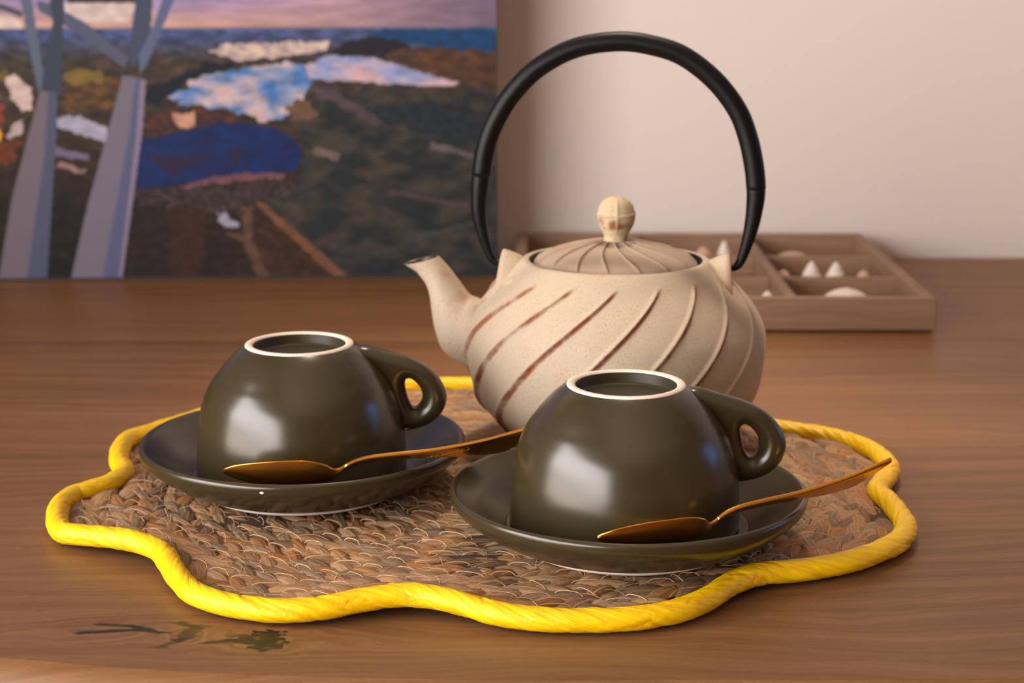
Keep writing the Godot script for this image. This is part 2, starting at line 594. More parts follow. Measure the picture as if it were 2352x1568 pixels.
func build_table() -> void:
	var t := thing("dining_table", "oiled oak table of wide knotty boards carrying the tea set", "table", Vector3(0, 0, 0))
	var dark := c8(94, 64, 40)
	var light := c8(149, 107, 70)
	var knots := [[-0.1700, 0.084, 0.034, 0.016], [-0.1130, 0.0925, 0.040, 0.019], [-0.1420, 0.088, 0.010, 0.012]]
	var V := func(x, y): return Vector2(x, y)
	var cracks := [
		[V.call(-0.1823, 0.0853), V.call(-0.1626, 0.0825), 0.0007, 0.9], [V.call(-0.1762, 0.0770), V.call(-0.1645, 0.0790), 0.0004, 0.8], [V.call(-0.1645, 0.0790), V.call(-0.1529, 0.0850), 0.0010, 0.9],
		[V.call(-0.1465, 0.0755), V.call(-0.1400, 0.0800), 0.0008, 0.7], [V.call(-0.1391, 0.0790), V.call(-0.1430, 0.0915), 0.0016, 0.55], [V.call(-0.1430, 0.0915), V.call(-0.1490, 0.0985), 0.0010, 0.5],
		[V.call(-0.1332, 0.0948), V.call(-0.1223, 0.0926), 0.0005, 0.9], [V.call(-0.1223, 0.0926), V.call(-0.1085, 0.0945), 0.0020, 0.9], [V.call(-0.1215, 0.0880), V.call(-0.1165, 0.0925), 0.0014, 0.7],
		[V.call(-0.1118, 0.0855), V.call(-0.1105, 0.0990), 0.0028, 0.9]]
	var specs := [
		[0, oak(2048, 560, -0.475, 0.475, -0.17, 0.15, dark * 0.98, light * 0.98, 0.0, knots, cracks, 0.6)],
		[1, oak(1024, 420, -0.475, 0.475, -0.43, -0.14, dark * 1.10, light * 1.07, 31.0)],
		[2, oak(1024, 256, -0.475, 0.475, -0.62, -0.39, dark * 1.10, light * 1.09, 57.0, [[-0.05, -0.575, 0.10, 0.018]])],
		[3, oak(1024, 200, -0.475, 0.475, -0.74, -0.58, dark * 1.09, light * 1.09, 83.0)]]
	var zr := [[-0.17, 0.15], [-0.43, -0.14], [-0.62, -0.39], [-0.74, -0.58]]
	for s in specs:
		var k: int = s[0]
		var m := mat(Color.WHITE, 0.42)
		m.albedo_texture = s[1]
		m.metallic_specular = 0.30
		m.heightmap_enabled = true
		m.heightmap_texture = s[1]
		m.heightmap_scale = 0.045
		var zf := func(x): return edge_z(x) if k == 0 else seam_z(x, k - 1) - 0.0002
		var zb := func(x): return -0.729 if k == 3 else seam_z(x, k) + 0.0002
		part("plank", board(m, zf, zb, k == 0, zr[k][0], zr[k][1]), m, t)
	var lm := mat(c8(140, 98, 68), 0.5)
	for x in [-0.72, 0.72]:
		for z in [-0.66, 0.02]:
			part("leg", boxes([[Vector3(x, -0.395, z), Vector3(0.07, 0.71, 0.07), 0.004]]), lm, t)

# ---------------------------------------------------------------- canvas print
func build_artwork() -> void:
	var ang := 0.0428
	var t := thing("canvas_print", "large canvas photo print of a lake landscape seen past white masts, propped before the wall", "picture", Vector3(-0.0318, 0.0, -0.6416), ang)
	t.rotation.x = 0.0
	var W := 0.74
	var H := 0.47
	# print: face, its print wrapped nowhere; sides dark
	var img := paint_print(W, H)
	var m := mat(Color.WHITE, 0.62)
	m.albedo_texture = img
	m.metallic_specular = 0.35
	var st := SurfaceTool.new()
	st.begin(Mesh.PRIMITIVE_TRIANGLES)
	var lean := 0.012
	var pts := [[-W + 0.0004, 0.0022, 0, 1], [-0.0004, 0.0022, 1, 1], [-0.0004, H - 0.0004, 1, 0], [-W + 0.0004, H - 0.0004, 0, 0]]
	for k in [0, 2, 1, 0, 3, 2]:
		var q: Array = pts[k]
		st.set_uv(Vector2(q[2], q[3]))
		st.set_normal(Vector3(0, lean, 1).normalized())
		st.add_vertex(Vector3(q[0], q[1], 0.0012 - lean * float(q[1])))
	var sides := mat(c8(44, 36, 31), 0.7)  # dark tone also stands for the shadow along the bottom edge
	var st2 := SurfaceTool.new()
	st2.begin(Mesh.PRIMITIVE_TRIANGLES)
	var f := []
	for q in [[-W, 0.0], [0.0, 0.0], [0.0, H], [-W, H]]:
		f.append(Vector3(q[0], q[1], 0.0006 - lean * float(q[1])))
	var b := []
	for v in f: b.append(v + Vector3(0, 0.0, -0.018))
	quad(st2, f, Vector3(0, 0, 1))
	quad(st2, b, Vector3(0, 0, -1))
	var outs := [Vector3.DOWN, Vector3.RIGHT, Vector3.UP, Vector3.LEFT]
	for k in 4: quad(st2, [f[k], f[(k + 1) % 4], b[(k + 1) % 4], b[k]], outs[k])
	part("stretched_canvas", st2.commit(), sides, t)
	part("printed_face", st.commit(), m, t)

func paint_print(W: float, H: float) -> ImageTexture:
	var w := 800
	var h := 508
	# polygons in a 2352 x 1338 sketch of the picture's lower right part; [points, colour, edge noise, second colour, second noise scale]
	var S := [
		[[1750,138,2345,138,2345,245,2100,232,1950,207,1750,178], c8(28,78,132), 6, null, 0],
		[[1560,235,1640,188,1740,170,1850,185,1950,225,2000,262,1800,272,1560,255], c8(44,44,58), 6, null, 0],
		[[1800,262,1900,226,2050,216,2345,256,2345,412,2100,386,1900,332], c8(112,72,50), 10, c8(80,60,52), 60],
		[[1000,237,1080,207,1300,196,1560,190,1540,236,1300,270,1130,277], c8(165,148,150), 8, c8(205,180,165), 40],
		[[720,400,900,335,1000,285,1160,290,1050,330,900,380,830,430,760,485,700,485], c8(30,38,52), 8, null, 0],
		[[1430,300,1560,256,1750,266,1900,311,2150,386,2100,402,1800,387,1600,376,1450,362], c8(196, 164, 172), 5, c8(134, 146, 190), 160],
		[[900,372,1000,341,1150,320,1300,290,1420,290,1470,370,1430,440,1400,500,1330,552,1250,562,1150,522,1050,500,880,480,810,456,830,420,920,400], c8(196, 168, 168), 10, c8(70, 120, 186), 150],
		[[350,410,500,345,600,362,600,480,400,520,340,500], c8(120,84,46), 14, c8(80,62,40), 50],
		[[340,330,520,320,520,370,380,390], c8(128,104,52), 12, null, 0],
		[[-60,330,90,320,80,370,-60,380], c8(120,100,40), 10, null, 0],
		[[690,520,1000,500,1150,540,1000,590,700,620], c8(110,62,48), 14, c8(70,48,46), 40],
		[[820,520,920,510,930,580,860,590], c8(190,140,120), 8, null, 0],
		[[540,700,690,640,850,610,1050,560,1200,570,1320,600,1400,660,1415,740,1380,790,1250,800,1050,812,900,842,750,866,640,872,540,850], c8(12, 54, 126), 4, c8(28, 44, 110), 120],
		[[700,715,850,722,1000,700,950,742,860,768,850,812,800,800,740,752], c8(54,42,82), 10, null, 0],
		[[1080,690,1145,670,1125,750,1092,772], c8(48,42,76), 8, null, 0],
		[[830,862,1000,816,1200,797,1330,802,1330,832,1150,832,900,862], c8(128,82,96), 6, null, 0],
		[[300,535,400,528,530,582,540,655,450,632,350,592,300,582], c8(156,154,174), 8, null, 0],
		[[70,622,110,560,165,540,140,600,92,642], c8(168,152,152), 8, null, 0],
		[[80,362,130,330,200,412,190,502,150,512,100,442], c8(196,174,168), 8, null, 0],
		[[280,676,450,708,440,735,290,722], c8(114,106,132), 5, null, 0],
		[[300,740,430,782,410,806,290,762], c8(150,120,116), 6, null, 0],
		[[-60,480,70,480,70,560,-60,600], c8(150,72,38), 14, null, 0],
		[[-60,565,50,590,42,640,-60,650], c8(214,150,26), 8, null, 0],
		[[-60,650,130,640,100,745,-60,745], c8(124,60,38), 14, null, 0],
		[[1350,510,1600,420,2345,432,2345,1310,1620,1310,1230,950,1420,800,1430,650], c8(42,50,56), 16, c8(78,70,62), 120],
		[[1650,500,2000,480,2250,560,2345,700,2100,640,1800,560], c8(36,48,60), 20, c8(46,58,68), 40],
		[[1340,480,1450,460,1500,520,1400,560], c8(120,90,70), 12, null, 0],
		[[1450,420,1560,400,1800,560,1760,580], c8(92,76,82), 10, null, 0],
		[[780,965,1000,930,960,1050,935,1310,770,1310], c8(80,46,32), 14, c8(60,40,32), 60],
		[[600,975,790,965,785,1310,580,1310], c8(42,31,29), 14, c8(56,44,42), 40],
		[[1180,1000,1350,1080,1570,1310,1250,1310,1170,1150], c8(64,42,28), 8, c8(88,54,36), 60],
		[[1180,930,1232,940,1640,1310,1565,1310], c8(126,84,62), 4, null, 0],
		[[1130,950,1184,950,1172,1100,1255,1310,1195,1310,1132,1122], c8(104,76,62), 5, null, 0],
		[[1050,1068,1140,1098,1132,1124,1058,1092], c8(104,76,62), 5, null, 0],
		[[1015,985,1055,980,1070,1020,1110,1030,1105,1060,1060,1055,1025,1030], c8(150,148,170), 9, null, 0],
		[[1000,940,1120,930,1110,965,1010,975], c8(112,70,58), 8, null, 0],
		[[1820,878,2190,950,2190,974,1820,902], c8(92,72,78), 5, null, 0],
		[[2010,655,2210,708,2210,736,2010,690], c8(106,92,100), 6, null, 0],
		[[1480,680,1600,700,1580,745,1465,712], c8(118,100,96), 8, null, 0],
		[[1880,1115,2210,1030,2210,1055,1910,1135], c8(72,76,72), 8, null, 0],
		[[640,885,900,865,1150,850,1420,835,1390,905,1200,930,1080,975,860,950,680,960], c8(54, 44, 42), 26, c8(86, 72, 72), 30],
		# masts
		[[360,18,700,18,640,104,380,112], c8(200,182,176), 4, null, 0],
		[[-60,50,160,90,175,134,-60,134], c8(206,186,174), 4, null, 0],
		[[-60,18,100,24,185,60,172,84,90,50,-60,40], c8(86,90,108), 0, null, 0],
		[[240,8,300,18,460,108,645,268,620,312,400,142,250,52], c8(92,98,124), 0, null, 0],
		[[370,-40,700,-40,690,14,380,14], c8(70,64,70), 0, null, 0],
		[[165,-60,215,-60,252,300,255,430,225,400,208,300], c8(98,108,132), 0, null, 0],
		[[300,-60,372,-60,356,120,330,430,240,430,265,250,310,110], c8(66,76,98), 0, null, 0],
		[[235,415,312,420,300,600,215,1310,110,1310,140,1000], c8(88,94,122), 0, null, 0],
		[[235,415,272,420,240,700,120,1310,-12,1310,80,900], c8(120,108,122), 0, null, 0],
		[[700,-60,768,-60,742,200,660,310,640,250], c8(74,86,112), 0, null, 0],
		[[830,-60,890,-60,800,130,722,300,690,340,690,250,760,120], c8(98,108,144), 0, null, 0],
		[[612,345,716,365,690,600,562,1310,470,1310,560,800], c8(94,100,138), 0, null, 0],
		[[612,345,670,355,620,650,470,1310,322,1310,420,950,545,560], c8(120,114,132), 0, null, 0],
		[[690,370,716,365,690,600,562,1310,545,1310,660,620], c8(138,122,146), 0, null, 0]]
	var polys := []
	for s in S:
		var pv := PackedVector2Array()
		var a: Array = s[0]
		for i in range(0, a.size(), 2): pv.append(Vector2(a[i], a[i + 1]))
		var r := Rect2(pv[0], Vector2.ZERO)
		for q in pv: r = r.expand(q)
		polys.append([pv, r.grow(24), s[1], s[2], s[3], s[4]])
	var data := PackedByteArray()
	data.resize(w * h * 3)
	var at := 0
	for j in h:
		for i in w:
			var x := -W + W * (i + 0.5) / w
			var y := H - H * (j + 0.5) / h
			var p := Vector2((x + 0.3897) / 0.3897 * 1142.0, 636.0 - y * 636.0 / 0.2155) / 0.4932
			var wob := Vector2(nf.get_noise_2d(p.x * 0.012, p.y * 0.018), nf.get_noise_2d(p.x * 0.012 + 70.0, p.y * 0.018))
			var tex := nf.get_noise_2d(p.x * 0.010, p.y * 0.020 + 20.0)
			var c: Color
			if p.y < 140.0:
				var u := clampf((p.x - 850.0) / 1400.0, 0.0, 1.0)
				var lowc := c8(206, 158, 132).lerp(c8(128, 108, 132), u)
				var topc := c8(150, 132, 176).lerp(c8(176, 142, 158), clampf(u * 2.0, 0, 1)).lerp(c8(122, 104, 128), clampf(u * 2.0 - 1.0, 0, 1))
				c = lowc.lerp(topc, clampf((140.0 - p.y) / 130.0, 0, 1))
				c = c.lerp(c8(84, 110, 178), clampf((-p.y - 10.0 + 60.0 * wob.x) / 60.0, 0, 1) * 0.8)
				c = c * (1.0 + 0.10 * nf.get_noise_2d(p.x * 0.004, p.y * 0.02))
				c = c.lerp(c8(86, 92, 138), clampf((p.y - 122.0) / 18.0, 0, 1))
			else:
				var k := clampf((p.y - 165.0) / 120.0, 0, 1)
				c = c8(78, 92, 142).lerp(c8(72, 62, 58), k)
				c = c.lerp(c8(62, 44, 36), clampf((p.y - 420.0) / 300.0, 0, 1))
				c = c.lerp(c8(30, 25, 25), clampf((p.y - 760.0) / 260.0, 0, 1) * clampf((1200.0 - p.x) / 400.0, 0, 1))
				var mix2 := clampf(0.4 + 1.5 * nf.get_noise_2d(p.x * 0.0045 + 300.0, p.y * 0.011), 0.0, 1.0)
				c = c.lerp(c8(106, 82, 62) * lerpf(1.0, 0.55, clampf((p.y - 300.0) / 500.0, 0, 1)), 0.55 * mix2 * clampf((p.y - 190.0) / 120.0, 0, 1))
				c = c * (1.0 + 0.34 * tex)
			for q in polys:
				if q[1].has_point(p):
					var pp := p + wob * float(q[3]) * 2.0
					if Geometry2D.is_point_in_polygon(pp, q[0]):
						c = q[2]
						if q[4] != null:
							var sc: float = q[5]
							c = c.lerp(q[4], clampf(0.5 + 1.25 * nf.get_noise_2d(p.x / sc * 0.6 + 11.0, p.y / sc), 0, 1))
						if float(q[3]) > 0.0: c = c * (1.0 + 0.14 * tex)
			c = c * lerpf(0.62, 1.0, clampf(c.get_luminance() * 1.7, 0.0, 1.0))
			data[at] = int(clampf(c.r * 1.02, 0, 1) * 255)
			data[at + 1] = int(clampf(c.g * 1.02, 0, 1) * 255)
			data[at + 2] = int(clampf(c.b * 1.02, 0, 1) * 255)
			at += 3
	return ImageTexture.create_from_image(Image.create_from_data(w, h, false, Image.FORMAT_RGB8, data))

# ---------------------------------------------------------------- tray of shells
func build_tray() -> void:
	var wood := mat(Color.WHITE, 0.65)
	wood.albedo_texture = oak(512, 256, 0.0, 0.30, 0.0, 0.08, c8(122, 94, 74), c8(168, 134, 107), 140.0, [], [], 0.3)
	wood.uv1_triplanar = true
	wood.uv1_scale = Vector3(3.2, 12.0, 3.2)
	var X0 := -0.017
	var X1 := 0.2675
	var Z0 := -0.7125
	var Z1 := -0.4375
	var H := 0.0225
	var T := 0.008
	var at := Vector3((X0 + X1) / 2, 0.0015, (Z0 + Z1) / 2)
	var w := X1 - X0
	var d := Z1 - Z0
	var t := thing("compartment_tray", "shallow wooden tray with nine compartments holding shells, behind the teapot", "tray", at, -0.012)
	for x in [-w / 2 + 0.02, w / 2 - 0.02]:
		for z in [-d / 2 + 0.02, d / 2 - 0.02]:
			part("foot_pad", lathe(PackedVector2Array([Vector2(0, 0.0002), Vector2(0.006, 0.0002), Vector2(0.006, -0.0013), Vector2(0, -0.0013)]), 16), mat(c8(40, 34, 30), 0.8), t)
			t.get_child(-1).position = Vector3(x, 0, z)
	part("tray_floor", boxes([[Vector3(0, 0.002, 0), Vector3(w - 0.004, 0.004, d - 0.004), 0.0]]), wood, t)
	part("rail", boxes([[Vector3(0, H / 2, d / 2 - T / 2), Vector3(w, H, T), 0.0008]]), wood, t)
	part("rail", boxes([[Vector3(0, H / 2, -d / 2 + T / 2), Vector3(w, H, T), 0.0008]]), wood, t)
	var along := wood.duplicate()
	along.uv1_scale = Vector3(12.0, 12.0, 3.2)
	for s in [-1.0, 1.0]:
		part("rail", boxes([[Vector3(s * (w / 2 - T / 2), H / 2, 0), Vector3(T, H, d - 2 * T), 0.0008]]), along, t)
	var cw := (w - T) / 3.0
	for k in [-1, 1]:
		part("divider", boxes([[Vector3(k * cw / 2, 0.004 + (H - 0.005) / 2, 0), Vector3(T * 0.9, H - 0.005, d - 2 * T), 0.0006]]), along, t)
	var cd := (d - T) / 3.0
	for c in [-1, 0, 1]:
		for k in [-1, 1]:
			part("divider", boxes([[Vector3(c * cw, 0.004 + (H - 0.007) / 2, k * cd / 2), Vector3(cw - T * 0.9, H - 0.007, T * 0.7), 0.0006]]), wood, t)
	# what lies in it: (column, row) from the left and the back
	var fy := at.y + 0.004
	var spot := func(c: int, r: int, dx: float, dz: float) -> Vector3:
		return Vector3(at.x + (c - 1) * cw + dx, fy, at.z + (r - 1) * cd + dz)
	var white := mat(c8(232, 218, 208), 0.45)
	white.subsurf_scatter_enabled = true
	white.subsurf_scatter_strength = 0.1
	var beige := mat(c8(206, 172, 146), 0.5)
	shell("domed_shell", "large white domed shell in the front right compartment of the tray", spot.call(2, 2, -0.006, 0.018), 0.019, 0.0185, 14, white)
	shell("domed_shell", "flat beige shell in the back right compartment of the tray", spot.call(2, 0, -0.014, 0.014), 0.016, 0.013, 12, beige)
	shell("small_shell", "tiny white shell in the front middle compartment of the tray", spot.call(1, 2, 0.030, 0.026), 0.006, 0.018, 9, white)
	shell("small_shell", "small beige shell behind the right end of the teapot lid, left of a white cone", spot.call(1, 0, 0.006, 0.022), 0.008, 0.018, 9, beige)
	cone_shell("white cone shell behind the right end of the teapot lid", spot.call(1, 0, 0.022, 0.024), 0.009, 0.024, white)
	cone_shell("pointed white cone shell, left one of the pair in the middle right compartment", spot.call(2, 1, -0.016, 0.022), 0.0115, 0.0228, white, "pair of cone shells")
	cone_shell("pointed white cone shell, right one of the pair in the middle right compartment", spot.call(2, 1, 0.002, 0.022), 0.0115, 0.0224, white, "pair of cone shells")
	shell("small_shell", "small beige shell left of the pair of white cones in the tray", spot.call(2, 1, -0.037, 0.026), 0.007, 0.0165, 9, beige)
	shell("small_shell", "small beige shell right of the pair of white cones in the tray", spot.call(2, 1, 0.022, 0.026), 0.006, 0.0165, 9, beige)

func shell(called: String, label: String, at: Vector3, r: float, h: float, ribs: int, m: Material) -> void:
	# a ribbed dome: limpet or cockle half
	var t := thing(called, label, "shell", at, rng.randf() * TAU, "shells in the tray")
	var seg := 72
	var p := PackedVector3Array()
	for j in 15:
		var v := j / 14.0 * PI / 2
		for i in seg + 1:
			var a := TAU * (i % seg) / seg
			var rr := r * sin(v) * (1.0 + 0.045 * cos(a * ribs) * sin(v))
			p.append(Vector3(rr * sin(a) * 1.1, h * cos(v) * (1.0 + 0.03 * cos(a * ribs) * sin(v)) + 0.0002, rr * cos(a)))
	part("valve", grid(seg + 1, 15, p, true), m, t)
	part("umbo", lathe(PackedVector2Array([Vector2(0, h * 1.06), Vector2(r * 0.10, h * 1.04), Vector2(r * 0.16, h * 0.985), Vector2(r * 0.17, h * 0.95)]), 16), m, t)

func cone_shell(label: String, at: Vector3, r: float, h: float, m: Material, group := "shells in the tray") -> void:
	# a turreted whorl: each turn bulges
	var t := thing("cone_shell", label, "shell", at, rng.randf() * TAU, group)
	var seg := 40
	var p := PackedVector3Array()
	for j in 49:
		var s := j / 48.0
		for i in seg + 1:
			var a := TAU * (i % seg) / seg
			var turn := s * 5.0 + a / TAU
			var rr := r * (pow(s, 0.68) * (0.90 + 0.12 * absf(sin(turn * PI))) if s < 0.86 else (1.0 - pow((s - 0.86) / 0.14, 2.0)) * 0.9 + 0.02)
			p.append(Vector3(rr * sin(a), h * (1.0 - s) + 0.0002, rr * cos(a)))
	part("whorl", grid(seg + 1, 49, p, true), m, t)
	part("shell_lip", tube(spline3([Vector3(r * 0.2, 0.002, r * 0.8), Vector3(r * 0.9, h * 0.2, r * 0.35), Vector3(r * 0.75, h * 0.36, -r * 0.2)], 6), PackedFloat32Array(range(13).map(func(k): return 0.0012)), 8), m, t)

# ---------------------------------------------------------------- woven mat
const MAT_C := Vector2(-0.03, -0.09)
var outline := PackedVector2Array()

func mat_outline() -> Array:
	var raw := [-0.2214,-0.0316,-0.2173,-0.0188,-0.2123,-0.0102,-0.2018,-0.0045,-0.1803,0.0074,-0.1651,0.0195,-0.1552,0.0397,-0.1455,0.0574,-0.1353,0.0671,-0.1243,0.0734,-0.1070,0.0778,-0.0907,0.0760,-0.0745,0.0711,-0.0579,0.0693,-0.0410,0.0747,-0.0243,0.0826,-0.0080,0.0864,0.0083,0.0869,0.0247,0.0852,0.0417,0.0782,0.0546,0.0666,0.0665,0.0518,0.0801,0.0412,0.0988,0.0338,0.1184,0.0237,0.1358,0.0090,0.1446,-0.0019,0.1512,-0.0188,0.1523,-0.0364,0.1515,-0.0550,0.1500,-0.0711,0.1590,-0.0930,0.1636,-0.1090,0.1620,-0.1328,0.1527,-0.1539,0.1390,-0.1669,0.1243,-0.1760]
	var pts := []
	for i in range(0, raw.size(), 2): pts.append(Vector3(raw[i], 0, raw[i + 1]))
	for deg in range(322, 208, -8):   # the back, behind the pot and cups
		var a := deg_to_rad(deg)
		var r := 0.163 + 0.021 * pow(absf(sin(4.0 * (a - deg_to_rad(9.0)))), 0.8)
		if deg < 232: r += 0.010
		pts.append(Vector3(MAT_C.x + r * cos(a), 0, MAT_C.y + r * sin(a)))
	var tail := [-0.2102,-0.1685,-0.2171,-0.1563,-0.2174,-0.1397,-0.2133,-0.1178,-0.2069,-0.0998,-0.2094,-0.0831,-0.2181,-0.0698,-0.2226,-0.0646,-0.2245,-0.0500]
	for i in range(0, tail.size(), 2): pts.append(Vector3(tail[i], 0, tail[i + 1]))
	return pts

func lift(x: float, z: float) -> float:   # the rim of the mat curls up a little at some of its waists
	var l := 0.0
	for b in [[-0.058, 0.069, 0.0032, 0.03], [-0.178, 0.010, 0.0035, 0.03], [0.075, 0.045, 0.0015, 0.02]]:
		var d := Vector2(x - b[0], z - b[1]).length_squared() / (float(b[3]) * float(b[3]))
		l += float(b[2]) * exp(-d)
	return l

func strand_mesh(kind: int) -> ArrayMesh:
	# one visible crossing of a flattened straw bundle: fibres, a bulge, ends that dive under their neighbours
	var nu := 13
	var nv := 14
	var p := PackedVector3Array()
	var L := 0.0128
	var Wd := 0.0045 + 0.0004 * (kind % 2)
	for j in nv:
		var s := j / float(nv - 1) * 2.0 - 1.0
		var wdt := Wd * pow(maxf(1.0 - s * s * 0.86, 0.0), 0.6)
		var bend := 0.0012 * sin(s * 2.2 + kind)
		for i in nu:
			var q := i / float(nu - 1) * 2.0 - 1.0
			var fib := 0.10 * sin(q * 11.0 + kind * 1.7 + s * (1.5 + kind * 0.4)) + 0.05 * sin(q * 23.0 + kind * 4.0 - s * 2.0)
			var y := 0.0025 * pow(maxf(1.0 - q * q, 0.0), 0.62) * (1.0 + fib) * (1.0 - 0.35 * s * s) - 0.0016 * pow(absf(s), 2.5)
			p.append(Vector3(s * L, y, bend + q * wdt))
	return grid(nu, nv, p, false, true)

func build_placemat() -> void:
	var t := thing("placemat", "round scalloped woven straw placemat with a bright yellow rim under the tea set", "placemat")
	# the rim: a cord wrapped slantwise with yellow raffia
	var ctr := spline3(mat_outline(), 56, true)
	var n := ctr.size()
	for k in n: outline.append(Vector2(ctr[k].x, ctr[k].z))
	var yellow := mat(Color.WHITE, 0.42)
	yellow.vertex_color_use_as_albedo = true
	yellow.metallic_specular = 0.45
	yellow.backlight_enabled = true
	yellow.backlight = Color(0.12, 0.10, 0.0)
	var seg := 64
	var p := PackedVector3Array()
	var col := PackedColorArray()
	var rope_uv := PackedVector2Array()
	var run := 0.0
	var base := lin(253, 208, 8)
	var deep := lin(243, 182, 0)  # deeper yellow for the wrap creases: their shade is put in the colour
	for k in n + 1:
		var a := ctr[k % n]
		var tg := (ctr[(k + 1) % n] - ctr[(k - 1 + n) % n]).normalized()
		var side := tg.cross(Vector3.UP).normalized()
		var y0 := 0.0057 + lift(a.x, a.z)
		var kk := run if k < n else 0.0
		for i in seg + 1:
			var ph := TAU * (i % seg) / seg
			# wraps run slantwise: the phase of the helix grows along the cord
			var hx := ph + kk * 95.0
			var drift := nz.get_noise_2d(kk * 28.0, 3.0) * 2.0
			var w1 := absf(sin(hx * 1.0 + drift))
			var fib := sin(hx * 5.0 + drift * 3.0 + 1.3 * nz.get_noise_2d(kk * 90.0, 8.0)) + 0.7 * sin(hx * 9.0 + 2.0 * nz.get_noise_2d(kk * 140.0, 5.0)) + 0.5 * sin(hx * 14.0 + drift)
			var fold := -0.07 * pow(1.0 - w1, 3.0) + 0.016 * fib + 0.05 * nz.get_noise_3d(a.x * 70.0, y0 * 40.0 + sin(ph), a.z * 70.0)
			var r := 0.0047 * (1.0 + fold)
			p.append(Vector3(a.x, y0, a.z) + side * cos(ph) * r * 1.06 + Vector3.UP * sin(ph) * r * 0.98)
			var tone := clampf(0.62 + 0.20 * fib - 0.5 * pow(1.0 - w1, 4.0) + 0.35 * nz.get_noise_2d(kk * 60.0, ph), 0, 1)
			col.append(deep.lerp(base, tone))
			rope_uv.append(Vector2((TAU * i / seg + kk * 95.0) / TAU * 2.0, kk * 9.0))
		if k < n: run += ctr[k].distance_to(ctr[(k + 1) % n])
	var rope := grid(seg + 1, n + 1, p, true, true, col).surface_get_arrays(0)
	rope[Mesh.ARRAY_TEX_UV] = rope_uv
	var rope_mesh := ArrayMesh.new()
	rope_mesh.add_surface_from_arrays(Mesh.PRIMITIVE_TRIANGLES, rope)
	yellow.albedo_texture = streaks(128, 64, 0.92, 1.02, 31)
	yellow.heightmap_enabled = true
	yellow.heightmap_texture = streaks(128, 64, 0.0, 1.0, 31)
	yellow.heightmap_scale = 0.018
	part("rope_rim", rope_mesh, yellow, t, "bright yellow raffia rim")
	# the ground the braids are sewn to
	var st := SurfaceTool.new()
	st.begin(Mesh.PRIMITIVE_TRIANGLES)
	var small := PackedVector2Array()
	for k in range(0, n, 15):
		small.append(outline[k].lerp(MAT_C, 0.012))
	var ti := Geometry2D.triangulate_polygon(small)
	for y in [0.0035, 0.0008]:
		for k in range(0, ti.size(), 3):
			var v := []
			for m in 3: v.append(Vector3(small[ti[k + m]].x, y + lift(small[ti[k + m]].x, small[ti[k + m]].y) * 0.7, small[ti[k + m]].y))
			tri(st, v[0], v[1], v[2], Vector3.UP if y > 0.002 else Vector3.DOWN)
	for k in small.size():
		var a := small[k]
		var b := small[(k + 1) % small.size()]
		var la := lift(a.x, a.y) * 0.7
		var lb := lift(b.x, b.y) * 0.7
		quad(st, [Vector3(a.x, 0.0008 + la, a.y), Vector3(b.x, 0.0008 + lb, b.y), Vector3(b.x, 0.0035 + lb, b.y), Vector3(a.x, 0.0035 + la, a.y)], Vector3(a.x - MAT_C.x, 0, a.y - MAT_C.y))
	part("woven_ground", st.commit(), mat(c8(78, 54, 36), 0.9), t)
	# braids laid in rings, two slanting strands to each step
	var straw := streaks(128, 64, 0.55, 1.05, 12)
	var tints := [c8(204, 156, 116), c8(186, 138, 100), c8(214, 170, 130), c8(166, 138, 110), c8(196, 138, 86), c8(158, 122, 92), c8(184, 152, 118), c8(208, 160, 114)]
	var straws := []
	for c in tints:
		var m := mat(c, 0.62)
		m.albedo_texture = straw
		m.uv1_scale = Vector3(1, 1, 1)
		m.metallic_specular = 0.35
		straws.append(m)
	var meshes := []
	for k in 4: meshes.append(strand_mesh(k))
	var cam_at := Vector3(-0.02, 0.248, 0.684)
	var spots := []
	var threads := []
	var pitch := 0.0118
	var ring := 0
	var R := 0.006
	while R < 0.215:
		var steps := int(maxf(6.0, round(TAU * R / 0.0125)))
		for k in steps:
			for half in [0, 1]:
				var a: float = TAU * (k + 0.5 * half + ring * 0.37) / steps + rng.randf_range(-0.06, 0.06) * 0.009 / R
				var rr := R + (0.0023 if half else -0.0023) + rng.randf_range(-0.0006, 0.0006)
				var q := MAT_C + Vector2(cos(a), sin(a)) * rr
				if not inside(q, 0.0045): continue
				# along the ring, leaning to one edge or the other
				var lean := (0.36 if half else -0.36) + rng.randf_range(-0.14, 0.14)
				var b := Basis(Vector3.UP, -a - PI / 2 + lean) * Basis(Vector3.RIGHT, rng.randf_range(-0.09, 0.09) + (0.06 if half else -0.06)) * Basis(Vector3.BACK, rng.randf_range(-0.045, 0.045))
				b = b * Basis.from_scale(Vector3(rng.randf_range(0.85, 1.12), rng.randf_range(0.85, 1.15), rng.randf_range(0.85, 1.12)))
				var e3: Vector3 = b * Vector3(0.0128, 0, 0)
				if not inside(q + Vector2(e3.x, e3.z), 0.0015) or not inside(q - Vector2(e3.x, e3.z), 0.0015): continue
				var y := MAT_Y - 0.0038 + rng.randf_range(-0.0004, 0.0003) + lift(q.x, q.y)
				spots.append([Transform3D(b, Vector3(q.x, y, q.y)), rng.randi() % 4, rng.randi() % tints.size(), cam_at.distance_to(Vector3(q.x, y, q.y)) + hidden_cost(q)])
			# a stitch from this ring to the next
			for half in ([0.0, 0.5] if k % 3 == 0 else [0.0]):
				var ta: float = TAU * (k + half + rng.randf_range(-0.1, 0.1)) / steps
				var tq := MAT_C + Vector2(cos(ta), sin(ta)) * (R + pitch * 0.5)
				if inside(tq, 0.009): threads.append([tq, -ta + (PI / 2 if half == 0.0 else 0.0)])
		R += pitch
		ring += 1
	spots.sort_custom(func(u, v): return u[3] < v[3])
	var rest := [[], [], [], []]
